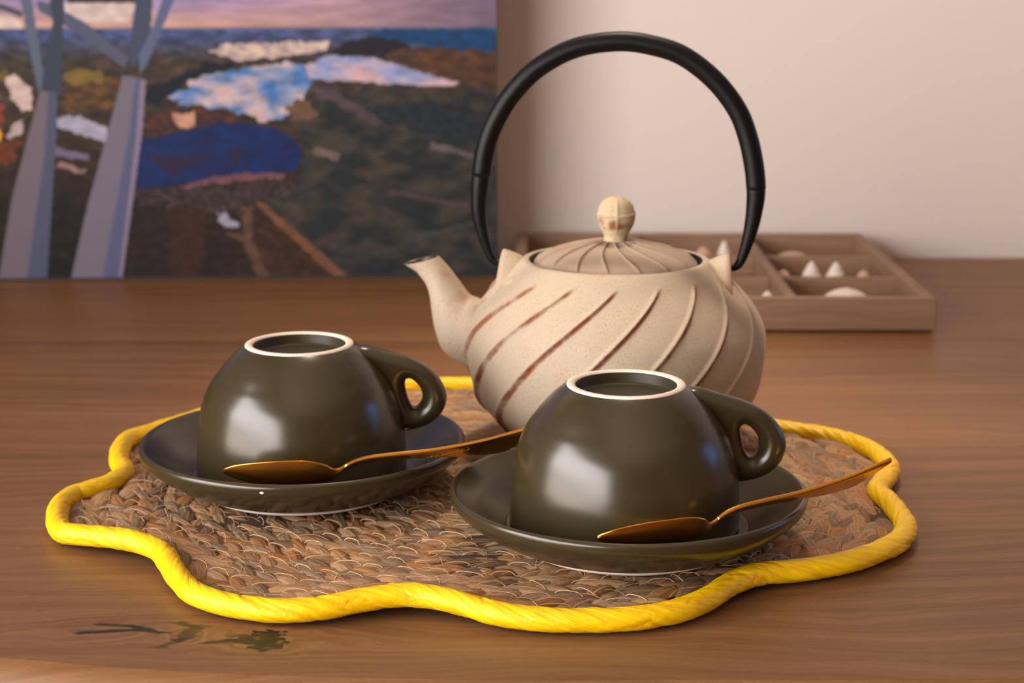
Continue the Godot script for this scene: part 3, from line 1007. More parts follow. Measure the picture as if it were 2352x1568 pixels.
	for k in spots.size():
		var s: Array = spots[k]
		if k < 300:
			var o := part("straw_strand", meshes[s[1]], straws[s[2]], t)
			o.transform = s[0]
		else:
			rest[s[1]].append(s)
	var field := mat(Color.WHITE, 0.62)
	field.albedo_texture = straw
	field.vertex_color_use_as_albedo = true
	field.metallic_specular = 0.35
	# the others joined into one part
	var V := PackedVector3Array()
	var N := PackedVector3Array()
	var U := PackedVector2Array()
	var C := PackedColorArray()
	var I := PackedInt32Array()
	for k in 4:
		var arr: Array = meshes[k].surface_get_arrays(0)
		var mv: PackedVector3Array = arr[Mesh.ARRAY_VERTEX]
		var mn: PackedVector3Array = arr[Mesh.ARRAY_NORMAL]
		var mu: PackedVector2Array = arr[Mesh.ARRAY_TEX_UV]
		var mi: PackedInt32Array = arr[Mesh.ARRAY_INDEX]
		for s in rest[k]:
			var xf: Transform3D = s[0]
			var first := V.size()
			V.append_array(xf * mv)
			U.append_array(mu)
			var nb := xf.basis.inverse().transposed()
			for v in mn: N.append((nb * v).normalized())
			var cc: Color = tints[s[2]].srgb_to_linear()
			for v in mv.size(): C.append(cc)
			for v in mi: I.append(first + v)
	var ar := []
	ar.resize(Mesh.ARRAY_MAX)
	ar[Mesh.ARRAY_VERTEX] = V
	ar[Mesh.ARRAY_NORMAL] = N
	ar[Mesh.ARRAY_TEX_UV] = U
	ar[Mesh.ARRAY_COLOR] = C
	ar[Mesh.ARRAY_INDEX] = I
	var fm := ArrayMesh.new()
	fm.add_surface_from_arrays(Mesh.PRIMITIVE_TRIANGLES, ar)
	part("straw_weave", fm, field, t).set_meta("kind", "stuff")
	# pale sewing thread in arcs over the seams, and loose fibres
	var arc := tube(spline3([Vector3(-0.0052, -0.0012, -0.0010), Vector3(-0.0030, 0.0002, -0.0008), Vector3(0.0026, 0.0003, 0.0006), Vector3(0.0050, -0.0014, 0.0020)], 3), PackedFloat32Array(range(10).map(func(k): return 0.00018)), 5, 1.0, false)
	var mm := MultiMesh.new()
	mm.transform_format = MultiMesh.TRANSFORM_3D
	mm.mesh = arc
	mm.instance_count = threads.size()
	for k in threads.size():
		var q: Vector2 = threads[k][0]
		var b := Basis(Vector3.UP, float(threads[k][1]) + rng.randf_range(-0.5, 0.5)) * Basis.from_scale(Vector3(rng.randf_range(0.8, 1.35), rng.randf_range(0.8, 1.2), rng.randf_range(-1.3, 1.3)))
		mm.set_instance_transform(k, Transform3D(b, Vector3(q.x, MAT_Y - 0.0004 + rng.randf_range(-0.0006, 0.0002) + lift(q.x, q.y), q.y)))
	var mi2 := MultiMeshInstance3D.new()
	mi2.name = "sewing_thread"
	mi2.multimesh = mm
	mi2.material_override = mat(c8(196, 160, 122), 0.7)
	mi2.set_meta("kind", "stuff")
	t.add_child(mi2, true)
	var hair := tube(spline3([Vector3(-0.006, -0.0004, 0), Vector3(-0.002, 0.0010, 0.0009), Vector3(0.002, 0.0012, -0.0004), Vector3(0.006, 0.0004, 0.0012)], 3), PackedFloat32Array(range(10).map(func(k): return 0.00011)), 4, 1.0, false)
	var hm := MultiMesh.new()
	hm.transform_format = MultiMesh.TRANSFORM_3D
	hm.mesh = hair
	hm.instance_count = 900
	var done := 0
	while done < 900:
		var a := rng.randf() * TAU
		var rr := sqrt(rng.randf()) * 0.2
		var q := MAT_C + Vector2(cos(a), sin(a)) * rr
		if not inside(q, 0.008): continue
		var b := Basis(Vector3.UP, -a - PI / 2 + rng.randf_range(-0.9, 0.9)) * Basis(Vector3.RIGHT, rng.randf_range(-0.5, 0.5)) * Basis.from_scale(Vector3.ONE * rng.randf_range(0.5, 1.1))
		hm.set_instance_transform(done, Transform3D(b, Vector3(q.x, MAT_Y - 0.0011 + lift(q.x, q.y), q.y)))
		done += 1
	var hi := MultiMeshInstance3D.new()
	hi.name = "loose_fibre"
	hi.multimesh = hm
	hi.material_override = mat(c8(186, 144, 104), 0.7)
	hi.set_meta("kind", "stuff")
	t.add_child(hi, true)

func hidden_cost(q: Vector2) -> float:   # strands under the saucers and the pot are not in view
	for d in [[SR, 0.060], [SL, 0.060], [Vector2(TP.x, TP.z), 0.06]]:
		var c: Vector2 = d[0]
		if q.distance_to(c) < float(d[1]): return 1.0
	return 0.0

func inside(q: Vector2, margin: float) -> bool:
	if not Geometry2D.is_point_in_polygon(q, outline): return false
	var m2 := margin * margin
	for k in range(0, outline.size(), 8):
		if outline[k].distance_squared_to(q) < m2: return false
	return true

# ---------------------------------------------------------------- teapot
const TP := Vector3(0.0318, 0.0085, -0.1564)
const TP_TURN := -0.122

func iron(m_few: float) -> StandardMaterial3D:
	var m := mat(Color.WHITE, 0.66)
	m.vertex_color_use_as_albedo = true
	m.albedo_texture = speckle(512, m_few, 0.3, 40)
	m.uv1_triplanar = true
	m.uv1_scale = Vector3.ONE * 16.0
	m.heightmap_enabled = true
	m.heightmap_texture = m.albedo_texture
	m.heightmap_scale = 0.012
	m.metallic_specular = 0.4
	return m

func flute(t: float) -> Array:
	# [height 0..1, brown 0..1] across one flute, t from just right of a rib to the next rib
	var h := 0.0
	if t < 0.80: h = 0.45 * pow(t / 0.80, 1.6)
	elif t < 0.885: h = lerpf(0.45, 1.0, smoothstep(0.80, 0.885, t))
	else: h = lerpf(1.0, 0.0, smoothstep(0.885, 1.0, t))
	var br := maxf(smoothstep(0.875, 0.905, t), 1.0 - smoothstep(0.0, 0.045, t))
	return [h, br]

func build_teapot() -> void:
	var t := thing("teapot", "beige cast iron teapot with swirling ribs and a tall black bail handle", "teapot", TP, TP_TURN)
	var cream := lin(179, 161, 140)
	var brown := lin(140, 84, 57)
	var m := iron(0.24)
	# body; heights are above the pot's foot
	var pr := [Vector2(0.0436, 0.0915), Vector2(0.0465, 0.0915), Vector2(0.0500, 0.0888), Vector2(0.0560, 0.0830), Vector2(0.0625, 0.0765), Vector2(0.0676, 0.0705), Vector2(0.0716, 0.0640), Vector2(0.0743, 0.0572), Vector2(0.0755, 0.0485), Vector2(0.0748, 0.0395), Vector2(0.0730, 0.0305), Vector2(0.0703, 0.0232), Vector2(0.0660, 0.0163), Vector2(0.0595, 0.0096), Vector2(0.0525, 0.0030), Vector2(0.0440, -0.0008), Vector2(0.0400, -0.0014)]
	var prof := spline2(pr, 10)
	var lens_ := PackedFloat32Array([0.0])
	for k in range(1, prof.size()): lens_.append(lens_[-1] + prof[k].distance_to(prof[k - 1]))
	var total: float = lens_[-1]
	var ts := [0.0, 0.015, 0.03, 0.05, 0.085, 0.15, 0.23, 0.32, 0.41, 0.5, 0.59, 0.68, 0.76, 0.80, 0.83, 0.86, 0.885, 0.905, 0.92, 0.94, 0.96, 0.98]
	var ribs := 16
	var nu := ribs * ts.size() + 1
	var p := PackedVector3Array()
	var col := PackedColorArray()
	for k in prof.size():
		var s := lens_[k] / total
		var twist := deg_to_rad(21.0 - 92.0 * (s - 0.10))
		var fade := smoothstep(0.085, 0.14, s) * (1.0 - smoothstep(0.86, 0.95, s))
		for i in nu:
			var tt: float = ts[i % ts.size()]
			var a := twist + TAU / ribs * (float(i / ts.size()) + tt) - TP_TURN
			var fl := flute(tt)
			var amp := 0.0019 * fade
			var r: float = prof[k].x + amp * (float(fl[0]) - 0.35)
			var v := Vector3(r * sin(a), prof[k].y, r * cos(a))
			p.append(v)
			var wear := clampf(0.62 + 1.5 * nf.get_noise_3d(v.x * 45.0, v.y * 45.0, v.z * 45.0) + 0.7 * nz.get_noise_3d(v.x * 260.0, v.y * 260.0, v.z * 260.0), 0.0, 1.0)
			var c := cream.lerp(brown, float(fl[1]) * fade * wear * 0.95)
			var stain := clampf(nf.get_noise_3d(v.x * 30.0 + 9.0, v.y * 30.0, v.z * 30.0) * 1.6 - 0.55, 0.0, 1.0)
			c = c.lerp(lin(176, 128, 92), stain * 0.5)
			col.append(c)
	part("body", grid(nu, prof.size(), p, true, false, col), m, t)
	# dark iron inside the mouth
	var black_iron := mat(c8(28, 27, 28), 0.5, 0.2)
	part("mouth_lining", lathe(PackedVector2Array([Vector2(0.0437, 0.0914), Vector2(0.0426, 0.0900), Vector2(0.0426, 0.0840), Vector2(0.0330, 0.0825), Vector2(0.0, 0.0825)]), 96), black_iron, t)
	# lid
	var lp := spline2([Vector2(0.0002, 0.1012), Vector2(0.006, 0.1010), Vector2(0.0158, 0.0992), Vector2(0.0268, 0.0967), Vector2(0.0356, 0.0938), Vector2(0.0400, 0.0910), Vector2(0.0412, 0.0893), Vector2(0.0412, 0.0860)], 8)
	p = PackedVector3Array()
	col = PackedColorArray()
	for k in lp.size():
		var fr := clampf(lp[k].x / 0.0412, 0.0, 1.0)
		var twist := deg_to_rad(17.0 - 26.0 * pow(1.0 - fr, 1.0))
		var fade := smoothstep(0.12, 0.25, fr) * (1.0 - smoothstep(0.95, 1.0, fr))
		for i in nu:
			var tt: float = ts[i % ts.size()]
			var a := twist + TAU / ribs * (float(i / ts.size()) + tt) - TP_TURN
			var fl := flute(tt)
			var r := lp[k].x
			var v := Vector3(r * sin(a), lp[k].y + 0.0011 * fade * (float(fl[0]) - 0.2) - (0.02 if false else 0.0), r * cos(a))
			p.append(v)
			var edge := smoothstep(0.93, 1.0, fr)
			var wear := clampf(0.2 + 1.6 * nf.get_noise_3d(v.x * 70.0, v.y * 70.0, v.z * 70.0), 0.0, 1.0)
			var c := lin(158, 137, 118).lerp(brown, float(fl[1]) * fade * wear * 0.4)  # lid colour darkened below the body tone to offset light from above
			c = c.lerp(lin(120, 92, 76), edge * 0.6 * clampf(wear + 0.2, 0, 1))
			col.append(c)
	var lid := part("lid", grid(nu, lp.size(), p, true, false, col), m, t)
	# knob: a ribbed bud on a neck
	var kp := spline2([Vector2(0.0001, 0.1234), Vector2(0.0035, 0.1228), Vector2(0.0072, 0.1203), Vector2(0.0091, 0.1160), Vector2(0.0093, 0.1130), Vector2(0.0086, 0.1095), Vector2(0.0072, 0.1062), Vector2(0.0062, 0.1040), Vector2(0.0060, 0.1020), Vector2(0.0063, 0.1005)], 8)
	p = PackedVector3Array()
	col = PackedColorArray()
	var ks := 96
	for k in kp.size():
		for i in ks + 1:
			var a := TAU * (i % ks) / ks
			var up := smoothstep(0.1045, 0.109, kp[k].y) * (1.0 - smoothstep(0.1215, 0.1228, kp[k].y))
			var rib := pow(maxf(cos((a - 0.13) * 2.5 * 2.0), 0.0), 10.0) * up
			var belt := exp(-pow((kp[k].y - 0.1142) / 0.0006, 2.0)) * 0.8
			var r := kp[k].x + 0.0006 * maxf(rib, belt)
			var v := Vector3(r * sin(a), kp[k].y, r * cos(a))
			p.append(v)
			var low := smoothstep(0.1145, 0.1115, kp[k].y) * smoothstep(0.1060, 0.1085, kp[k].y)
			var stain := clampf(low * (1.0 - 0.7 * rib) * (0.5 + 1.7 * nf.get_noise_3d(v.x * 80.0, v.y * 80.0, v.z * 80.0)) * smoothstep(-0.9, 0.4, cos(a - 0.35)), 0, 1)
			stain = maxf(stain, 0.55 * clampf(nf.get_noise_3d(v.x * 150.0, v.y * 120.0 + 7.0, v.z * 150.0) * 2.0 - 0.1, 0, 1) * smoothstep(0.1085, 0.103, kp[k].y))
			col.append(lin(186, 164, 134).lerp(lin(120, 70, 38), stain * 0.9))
	part("knob", grid(ks + 1, kp.size(), p, true, false, col), m, lid)
	# spout: rings given by their lower and upper points in the pot's own plane, and half width across it
	var rr := [[-0.058, 0.0275, -0.058, 0.0655, 0.0170], [-0.0759, 0.0341, -0.0707, 0.0700, 0.0165], [-0.0872, 0.0418, -0.0745, 0.0718, 0.0148], [-0.0916, 0.0520, -0.0787, 0.0773, 0.0126], [-0.0933, 0.0611, -0.0812, 0.0808, 0.0110], [-0.0952, 0.0735, -0.0845, 0.0851, 0.0094], [-0.1003, 0.0818, -0.0873, 0.0883, 0.0086], [-0.1060, 0.0858, -0.0893, 0.0904, 0.0084], [-0.1081, 0.0868, -0.0901, 0.0911, 0.0083]]
	var lo := []
	var hi := []
	var hw := []
	for q in rr:
		lo.append(Vector2(q[0], q[1])); hi.append(Vector2(q[2], q[3])); hw.append(Vector2(q[4], 0))
	var los := spline2(lo, 8)
	var his := spline2(hi, 8)
	var hws := spline2(hw, 8)
	p = PackedVector3Array()
	col = PackedColorArray()
	var ns := 49
	for k in los.size():
		var c2 := (los[k] + his[k]) / 2
		var half := (his[k] - los[k]) / 2
		for i in ns:
			var a := TAU * (i % (ns - 1)) / (ns - 1)
			var q := c2 + half * cos(a)
			var v := Vector3(q.x, q.y, hws[k].x * sin(a))
			p.append(v)
			var stain := clampf(nf.get_noise_3d(v.x * 60.0, v.y * 60.0, v.z * 60.0) * 2.0 - 0.75, 0.0, 1.0)
			var tip := smoothstep(float(los.size()) - 3.0, float(los.size()) - 1.0, float(k)) * 0.4
			col.append(lin(184, 165, 143).lerp(lin(168, 108, 76), maxf(stain * 0.6, tip)))
	part("spout", grid(ns, los.size(), p, true, true, col), m, t)
	p = PackedVector3Array()
	for q in [[-0.1081, 0.0868, -0.0901, 0.0911, 0.0083], [-0.1074, 0.0869, -0.0905, 0.0910, 0.0078], [-0.1062, 0.0864, -0.0911, 0.0903, 0.0072], [-0.0995, 0.0805, -0.0888, 0.0870, 0.0065], [-0.0935, 0.0695, -0.0850, 0.0780, 0.0062], [-0.0893, 0.0738, -0.0892, 0.0739, 0.0001]]:
		for i in ns:
			var a := TAU * (i % (ns - 1)) / (ns - 1)
			var c2 := Vector2(float(q[0]) + float(q[2]), float(q[1]) + float(q[3])) / 2
			var half := Vector2(float(q[2]) - float(q[0]), float(q[3]) - float(q[1])) / 2
			var w := c2 + half * cos(a)
			p.append(Vector3(w.x, w.y, float(q[4]) * sin(a)))
	part("spout_lining", grid(ns, 6, p, true, true), mat(c8(52, 38, 32), 0.4), t)
	# ears that carry the bail: a flat outer face narrowing into the shoulder
	for s in [-1.0, 1.0]:
		p = PackedVector3Array()
		col = PackedColorArray()
		var prf := [[-0.022, -0.0250], [-0.0176, -0.0150], [-0.0130, -0.0075], [-0.0085, -0.0026], [-0.0042, -0.0002], [0.0, 0.0006], [0.0042, -0.0002], [0.0085, -0.0026], [0.0130, -0.0075], [0.0176, -0.0150], [0.022, -0.0250]]
		# rows: centre of face, face, chamfer, inwards
		var rows := [[0.0570, 0.9500, 0.02], [0.0572, 0.0943, 0.90], [0.0566, 0.0949, 1.0], [0.0545, 0.0945, 1.0], [0.0512, 0.0934, 1.0], [0.0478, 0.0920, 0.9], [0.0440, 0.0896, 0.7]]
		for k in rows.size():
			for i in prf.size():
				var f: float = rows[k][2]
				var y: float = rows[k][1]
				if k == 0: y = 0.084
				p.append(Vector3(s * float(rows[k][0]) + s * 0.0 - s * 0.10 * (float(prf[i][1]) * f if k < 3 else 0.0), y + float(prf[i][1]) * f, float(prf[i][0]) * f * 0.95))
				col.append(lin(184, 164, 142).lerp(lin(150, 92, 64), (0.75 if k == 2 and s > 0 else 0.0)))
		part("ear", grid(prf.size(), rows.size(), p, false, s > 0, col), m, t)
	# bail handle in the plane of the spout
	var hp := [[-0.0575, 0.0885], [-0.0605, 0.0885], [-0.0630, 0.0912], [-0.0652, 0.0965], [-0.0672, 0.1030], [-0.0688, 0.1111], [-0.0692, 0.1199], [-0.0682, 0.1309], [-0.0657, 0.1462], [-0.0609, 0.1593], [-0.0522, 0.1733], [-0.0392, 0.1862], [-0.0210, 0.1958], [0.0003, 0.1991], [0.0173, 0.1971], [0.0321, 0.1920], [0.0472, 0.1806], [0.0581, 0.1670], [0.0637, 0.1543], [0.0674, 0.1394], [0.0688, 0.1266], [0.0681, 0.1158], [0.0667, 0.1070], [0.0648, 0.0994], [0.0624, 0.0920], [0.0600, 0.0887], [0.0570, 0.0885]]
	var hr := [0.0018, 0.0020, 0.0022, 0.0025, 0.0030, 0.0036, 0.0041, 0.0047, 0.0049, 0.0049, 0.0049, 0.0049, 0.0049, 0.0049, 0.0049, 0.0049, 0.0049, 0.0049, 0.0049, 0.0049, 0.0048, 0.0042, 0.0036, 0.0030, 0.0024, 0.0020, 0.0018]
	var v3 := []
	var v1 := []
	for k in hp.size():
		v3.append(Vector3(hp[k][0], hp[k][1], 0.0)); v1.append(Vector2(hr[k], 0))
	var path := spline3(v3, 8)
	var rad := spline2(v1, 8)
	var black := mat(c8(13, 12, 12), 0.42)
	black.metallic_specular = 0.30
	var cuts := [[0, 7 * 8 + 1, "bail_end"], [7 * 8 + 1, 20 * 8 - 1, "bail_grip"], [20 * 8 - 1, path.size() - 1, "bail_end"]]
	for c in cuts:
		var pp := PackedVector3Array()
		var pq := PackedFloat32Array()
		for k in range(c[0], int(c[1]) + 1):
			pp.append(path[k]); pq.append(rad[k].x * (1.0 if c[2] == "bail_grip" else 0.97))
		part(c[2], tube(pp, pq, 28, 1.0), black, t)

# ---------------------------------------------------------------- cups and saucers
const SR := Vector2(0.0287, -0.0022)
const SL := Vector2(-0.1172, -0.0765)

func glaze() -> StandardMaterial3D:
	var m := mat(c8(54, 46, 27), 0.25)
	m.metallic_specular = 0.56
	m.albedo_texture = speckle(256, 0.10, 0.15, 91)
	m.uv1_triplanar = true
	m.uv1_scale = Vector3.ONE * 30.0
	return m

func handle_mesh() -> ArrayMesh:
	var outer := PackedVector2Array()
	for q in spline2([Vector2(0.0225, 0.0560), Vector2(0.0262, 0.0583), Vector2(0.0300, 0.0585), Vector2(0.0333, 0.0578), Vector2(0.0395, 0.0558), Vector2(0.0486, 0.0530), Vector2(0.0552, 0.0500), Vector2(0.0601, 0.0467), Vector2(0.0645, 0.0419), Vector2(0.0669, 0.0369), Vector2(0.0676, 0.0328), Vector2(0.0666, 0.0284), Vector2(0.0644, 0.0247), Vector2(0.0603, 0.0210), Vector2(0.0545, 0.0186), Vector2(0.0484, 0.0175), Vector2(0.0440, 0.0178), Vector2(0.0418, 0.0250), Vector2(0.0385, 0.0340), Vector2(0.0335, 0.0420), Vector2(0.0280, 0.0490)], 3): outer.append(q)
	var hole := PackedVector2Array()
	for q in spline2([Vector2(0.0486, 0.0421), Vector2(0.0499, 0.0427), Vector2(0.0518, 0.0417), Vector2(0.0542, 0.0394), Vector2(0.0559, 0.0362), Vector2(0.0562, 0.0335), Vector2(0.0551, 0.0305), Vector2(0.0526, 0.0286), Vector2(0.0509, 0.0301), Vector2(0.0495, 0.0335), Vector2(0.0485, 0.0379), Vector2(0.0482, 0.0408)], 3): hole.append(q)
	var cell := 0.0008
	var o := Vector3(0.0200, 0.0150, -0.0076)
	var nx := 64
	var ny := 58
	var nn := 20
	var H := 0.0062   # half thickness
	var R := 0.0060   # rounding
	var d2 := PackedFloat32Array()
	for y in ny:
		for x in nx:
			var p := Vector2(o.x + x * cell, o.y + y * cell)
			d2.append(maxf(poly_sd(p, outer), -poly_sd(p, hole)))
	var f := PackedFloat32Array()
	for z in nn:
		var dz := absf(o.z + z * cell) - H
		for k in nx * ny:
			var a := d2[k] + R
			var b := dz + R
			f.append(Vector2(maxf(a, 0.0), maxf(b, 0.0)).length() + minf(maxf(a, b), 0.0) - R)
	return surface_nets(f, nx, ny, nn, o, cell)

func build_crockery() -> void:
	var g := glaze()
	var bisque := mat(c8(232, 214, 198), 0.7)
	# saucer (its own heights start at the mat)
	var dish := PackedVector2Array()
	dish.append_array(spline2([Vector2(0.0001, 0.0074), Vector2(0.030, 0.0074), Vector2(0.0490, 0.0074), Vector2(0.0516, 0.0079), Vector2(0.0565, 0.0108), Vector2(0.0640, 0.0166), Vector2(0.0700, 0.0210), Vector2(0.0722, 0.0227), Vector2(0.0738, 0.0233), Vector2(0.0750, 0.0223), Vector2(0.0751, 0.0205), Vector2(0.0742, 0.0180), Vector2(0.0705, 0.0142), Vector2(0.0640, 0.0095), Vector2(0.0560, 0.0050), Vector2(0.0490, 0.0022), Vector2(0.0470, 0.0013)], 7))
	dish.append_array(PackedVector2Array([Vector2(0.0440, 0.0012), Vector2(0.0410, 0.0035), Vector2(0.0001, 0.0040)]))
	var dish_mesh := lathe(dish, 160)
	var ring_mesh := lathe(spline2([Vector2(0.0425, 0.0022), Vector2(0.0438, 0.0006), Vector2(0.0452, 0.0), Vector2(0.0466, 0.0003), Vector2(0.0474, 0.0010), Vector2(0.0473, 0.0017), Vector2(0.0465, 0.0022)], 5), 160, true)
	var s1 := thing("saucer", "olive saucer with a tiny white chip in its rim, under the left cup", "saucer", Vector3(SL.x, MAT_Y, SL.y), 0.0, "olive saucers")
	part("dish", dish_mesh, g, s1)
	part("foot_ring", ring_mesh, bisque, s1, "thin unglazed white ring under the dish")
	var s2: Node3D = s1.duplicate()
	s2.name = numbered("saucer")
	add_child(s2)
	s2.position = Vector3(SR.x, MAT_Y, SR.y)
	s2.set_meta("label", "olive saucer without a chip, under the right cup at the front")
	var chip := lathe(PackedVector2Array([Vector2(0.0, 0.0006), Vector2(0.0008, 0.0005), Vector2(0.0012, 0.0), Vector2(0.0, -0.0004)]), 16)
	for q in [[-0.115, 0.0199, 1.0], [-0.46, 0.0165, 0.8]]:
		var c := part("glaze_chip", chip, bisque, s1, "tiny white chip in the glaze")
		var a: float = q[0]
		var r := 0.07502 if float(q[2]) == 1.0 else 0.0724
		c.transform = Transform3D(Basis(Vector3.UP, a) * Basis(Vector3.RIGHT, PI / 2) * Basis.from_scale(Vector3(0.9, 0.5, 0.5) * float(q[2])), Vector3(sin(a) * r, q[1], cos(a) * r))
	# cup, upside down: rim at 0, foot ring on top
	var outp := spline2([Vector2(0.0247, 0.0597), Vector2(0.0258, 0.0590), Vector2(0.0276, 0.0577), Vector2(0.0300, 0.0557), Vector2(0.0329, 0.0528), Vector2(0.0356, 0.0498), Vector2(0.0383, 0.0463), Vector2(0.0409, 0.0428), Vector2(0.0435, 0.0380), Vector2(0.0452, 0.0330), Vector2(0.0466, 0.0270), Vector2(0.0475, 0.0215), Vector2(0.0481, 0.0140), Vector2(0.0484, 0.0060), Vector2(0.0484, 0.0016), Vector2(0.0477, 0.0002), Vector2(0.0462, 0.0003), Vector2(0.0455, 0.0020), Vector2(0.0455, 0.0060), Vector2(0.0448, 0.0140), Vector2(0.0436, 0.0215), Vector2(0.0405, 0.0320), Vector2(0.0350, 0.0420), Vector2(0.0270, 0.0490), Vector2(0.0180, 0.0520), Vector2(0.0001, 0.0525)], 7)
	var bowl := lathe(outp, 160)
	var recess := lathe(spline2([Vector2(0.0001, 0.0548), Vector2(0.0150, 0.0548), Vector2(0.0186, 0.0550), Vector2(0.0198, 0.0556), Vector2(0.0204, 0.0572), Vector2(0.0209, 0.0590), Vector2(0.0214, 0.0600)], 6), 128)
	var foot := lathe(spline2([Vector2(0.0211, 0.0594), Vector2(0.0214, 0.0600), Vector2(0.0219, 0.0604), Vector2(0.0230, 0.0606), Vector2(0.0240, 0.0605), Vector2(0.0246, 0.0602), Vector2(0.0248, 0.0598), Vector2(0.0247, 0.0594)], 5), 128)
	var hm := handle_mesh()
	var dull: StandardMaterial3D = g.duplicate()
	dull.roughness = 0.5
	dull.metallic_specular = 0.4
	var cups := [[Vector3(-0.1178, MAT_Y + 0.0077, -0.0765), 0.10, "upturned olive teacup with a white foot ring, the left one beside the spout"], [Vector3(0.0274, MAT_Y + 0.0077, -0.0012), 0.02, "upturned olive teacup with a white foot ring, the right one in front of the teapot"]]
	var c0: Node3D
	for k in 2:
		var c: Node3D
		if k == 0:
			c = thing("teacup", cups[0][2], "cup", cups[0][0], cups[0][1], "olive teacups")
			part("bowl", bowl, g, c)
			part("base_recess", recess, dull, c)
			part("foot_ring", foot, bisque, c, "unglazed white foot ring")
			part("handle", hm, g, c)
			c0 = c
		else:
			c = c0.duplicate()
			c.name = numbered("teacup")
			add_child(c)
			c.position = cups[1][0]
			c.rotation.y = cups[1][1]
			c.set_meta("label", cups[1][2])

# ---------------------------------------------------------------- spoons
func spoon_curve(keys: Array, u: float) -> float:
	for k in keys.size() - 1:
		if u <= float(keys[k + 1][0]) or k == keys.size() - 2:
			var a: Array = keys[max(k - 1, 0)]
			var b: Array = keys[k]
			var c: Array = keys[k + 1]
			var d: Array = keys[min(k + 2, keys.size() - 1)]
			var t := clampf((u - float(b[0])) / (float(c[0]) - float(b[0])), 0.0, 1.0)
			var span := float(c[0]) - float(b[0])
			var m0: float = (float(c[1]) - float(a[1])) / maxf(float(c[0]) - float(a[0]), 1e-6) * span
			var m1: float = (float(d[1]) - float(b[1])) / maxf(float(d[0]) - float(b[0]), 1e-6) * span
			var t2 := t * t
			var t3 := t2 * t
			return (2 * t3 - 3 * t2 + 1) * float(b[1]) + (t3 - 2 * t2 + t) * m0 + (-2 * t3 + 3 * t2) * float(c[1]) + (t3 - t2) * m1
	return 0.0

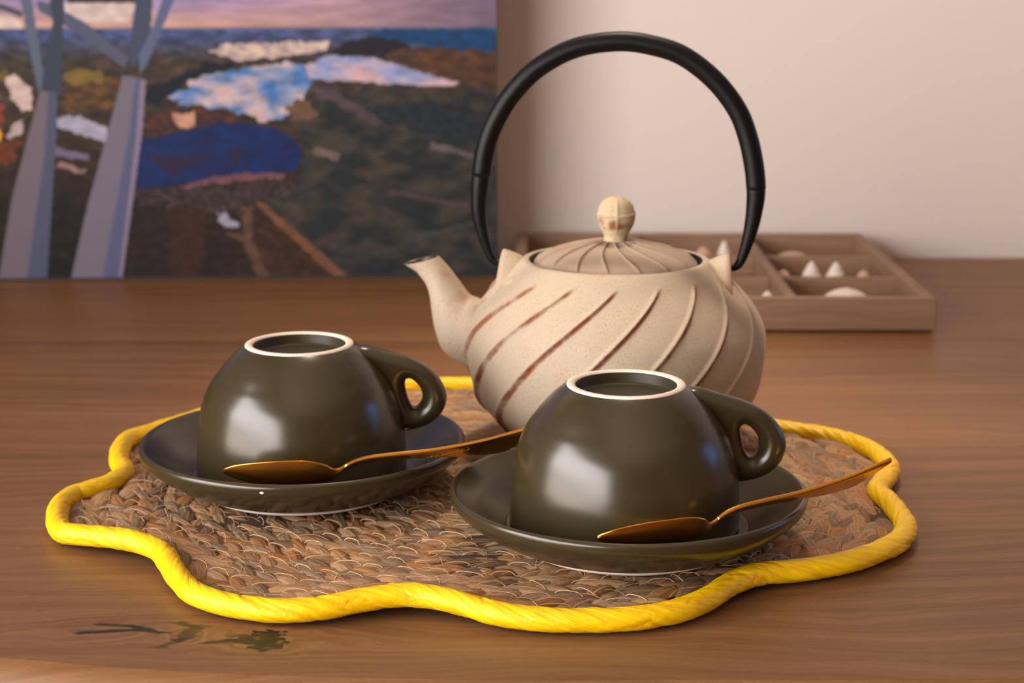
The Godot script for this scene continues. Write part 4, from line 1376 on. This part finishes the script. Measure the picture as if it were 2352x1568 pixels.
func spoon_mesh(us: PackedFloat32Array) -> ArrayMesh:
	# the spoon rests tipped on its edge: its back looks to the viewer and down
	var axis := [[-0.048, 0.0292], [-0.040, 0.0286], [-0.024, 0.0275], [-0.0124, 0.0270], [0.0, 0.0266], [0.0075, 0.0304], [0.0142, 0.0322], [0.0258, 0.0334], [0.0425, 0.0347], [0.0632, 0.0380], [0.0812, 0.0425], [0.0850, 0.0433]]
	var top := [[-0.0481, 0.0004], [-0.0470, 0.0024], [-0.0421, 0.0062], [-0.0329, 0.0097], [-0.0237, 0.0116], [-0.0124, 0.0120], [-0.0048, 0.0092], [0.0, 0.0032], [0.0040, 0.0020], [0.0100, 0.0018], [0.0850, 0.0018]]
	var low := [[-0.0481, -0.0004], [-0.0470, -0.0024], [-0.0421, -0.0062], [-0.0329, -0.0097], [-0.0237, -0.0116], [-0.0124, -0.0120], [-0.0048, -0.0092], [0.0, -0.0032], [0.0040, -0.0020], [0.0100, -0.0020], [0.0300, -0.0026], [0.0425, -0.0044], [0.0535, -0.0078], [0.0635, -0.0112], [0.0720, -0.0142], [0.0765, -0.0142], [0.0805, -0.0100], [0.0835, -0.0036], [0.0850, 0.0010]]
	var deep := [[-0.0481, 0.0002], [-0.0421, 0.0022], [-0.0329, 0.0042], [-0.0200, 0.0052], [-0.0100, 0.0045], [-0.0030, 0.0022], [0.0040, 0.0003], [0.0100, 0.0], [0.0850, 0.0]]
	var thick := [[-0.0481, 0.0011], [-0.0100, 0.0012], [0.0, 0.0018], [0.0100, 0.0021], [0.0850, 0.0021]]
	var tilt := deg_to_rad(48.0)
	var wd := Vector3(0, cos(tilt), sin(tilt))
	var nd := Vector3(0, -sin(tilt), cos(tilt))
	var p := PackedVector3Array()
	var m := 11
	var count := 2 * m + 5
	var nr := us.size()
	for r in nr:
		var u := us[r]
		var o := Vector3(u, spoon_curve(axis, u), 0.0)
		var wt := spoon_curve(top, u)
		var wb := spoon_curve(low, u)
		var d := spoon_curve(deep, u)
		var th := spoon_curve(thick, u)
		var row := PackedVector3Array()
		for k in m:
			var s := 1.0 - 2.0 * k / (m - 1)
			var e := 0.00025 if k == 0 or k == m - 1 else 0.0
			row.append(o + wd * (lerpf(wb, wt, (s + 1) / 2)) + nd * (d * (1.0 - s * s) - e))
		row.append(o + wd * (wb - 0.00025) + nd * (-th * 0.3))
		row.append(o + wd * (wb - 0.00025) + nd * (-th * 0.7))
		for k in m:
			var s := -1.0 + 2.0 * k / (m - 1)
			var e := 0.00025 if k == 0 or k == m - 1 else 0.0
			row.append(o + wd * (lerpf(wb, wt, (s + 1) / 2)) + nd * (d * (1.0 - s * s) - th + e))
		row.append(o + wd * (wt + 0.00025) + nd * (-th * 0.7))
		row.append(o + wd * (wt + 0.00025) + nd * (-th * 0.3))
		row.append(row[0])
		if r == 0 or r == nr - 1:   # close the ends
			var mid := Vector3.ZERO
			for q in row: mid += q / row.size()
			var shut := PackedVector3Array()
			for q in row: shut.append(mid)
			if r == 0:
				p.append_array(shut); p.append_array(row)
			else:
				p.append_array(row); p.append_array(shut)
		else:
			p.append_array(row)
	return grid(count, nr + 2, p, true, true, PackedColorArray(), Vector2(1, 4))

func build_spoons() -> void:
	var gold := mat(c8(206, 148, 66), 0.30, 1.0)
	gold.roughness = 0.27
	var ua := PackedFloat32Array()
	for k in 37: ua.append(-0.0481 + 0.0521 * (1.0 - cos(k / 36.0 * PI)) / 2.0)
	var ub := PackedFloat32Array()
	for k in 51: ub.append(0.0040 + (0.0850 - 0.0040) * k / 50.0)
	var s := thing("spoon", "matte gold spoon leaning on its edge in the right saucer, handle free at the right", "spoon", Vector3(0.0568, 0.0018, 0.0485), deg_to_rad(23.0), "gold spoons")
	part("spoon_bowl", spoon_mesh(ua), gold, s)
	part("spoon_handle", spoon_mesh(ub), gold, s)
	# faint engraved flourish on the back of the handle
	var tilt := deg_to_rad(48.0)
	var nd := Vector3(0, -sin(tilt), cos(tilt))
	var pts := []
	for k in 22: pts.append(Vector3(0.040 + 0.0009 * k + 0.0004 * sin(k * 2.0), 0.0330 + 0.00016 * k + 0.0005 * sin(k * 2.6), 0.0) + nd * 0.00002)
	part("engraving", tube(spline3(pts, 3), PackedFloat32Array(range(64).map(func(k): return 0.00006)), 5), mat(c8(190, 140, 70), 0.5, 1.0), s)
	var l: Node3D = s.duplicate()
	l.name = numbered("spoon")
	add_child(l)
	l.position = Vector3(-0.0968, 0.0026, -0.0206)
	l.rotation.y = deg_to_rad(6.0)
	l.set_meta("label", "matte gold spoon in the left saucer, its handle end hidden by the right cup")
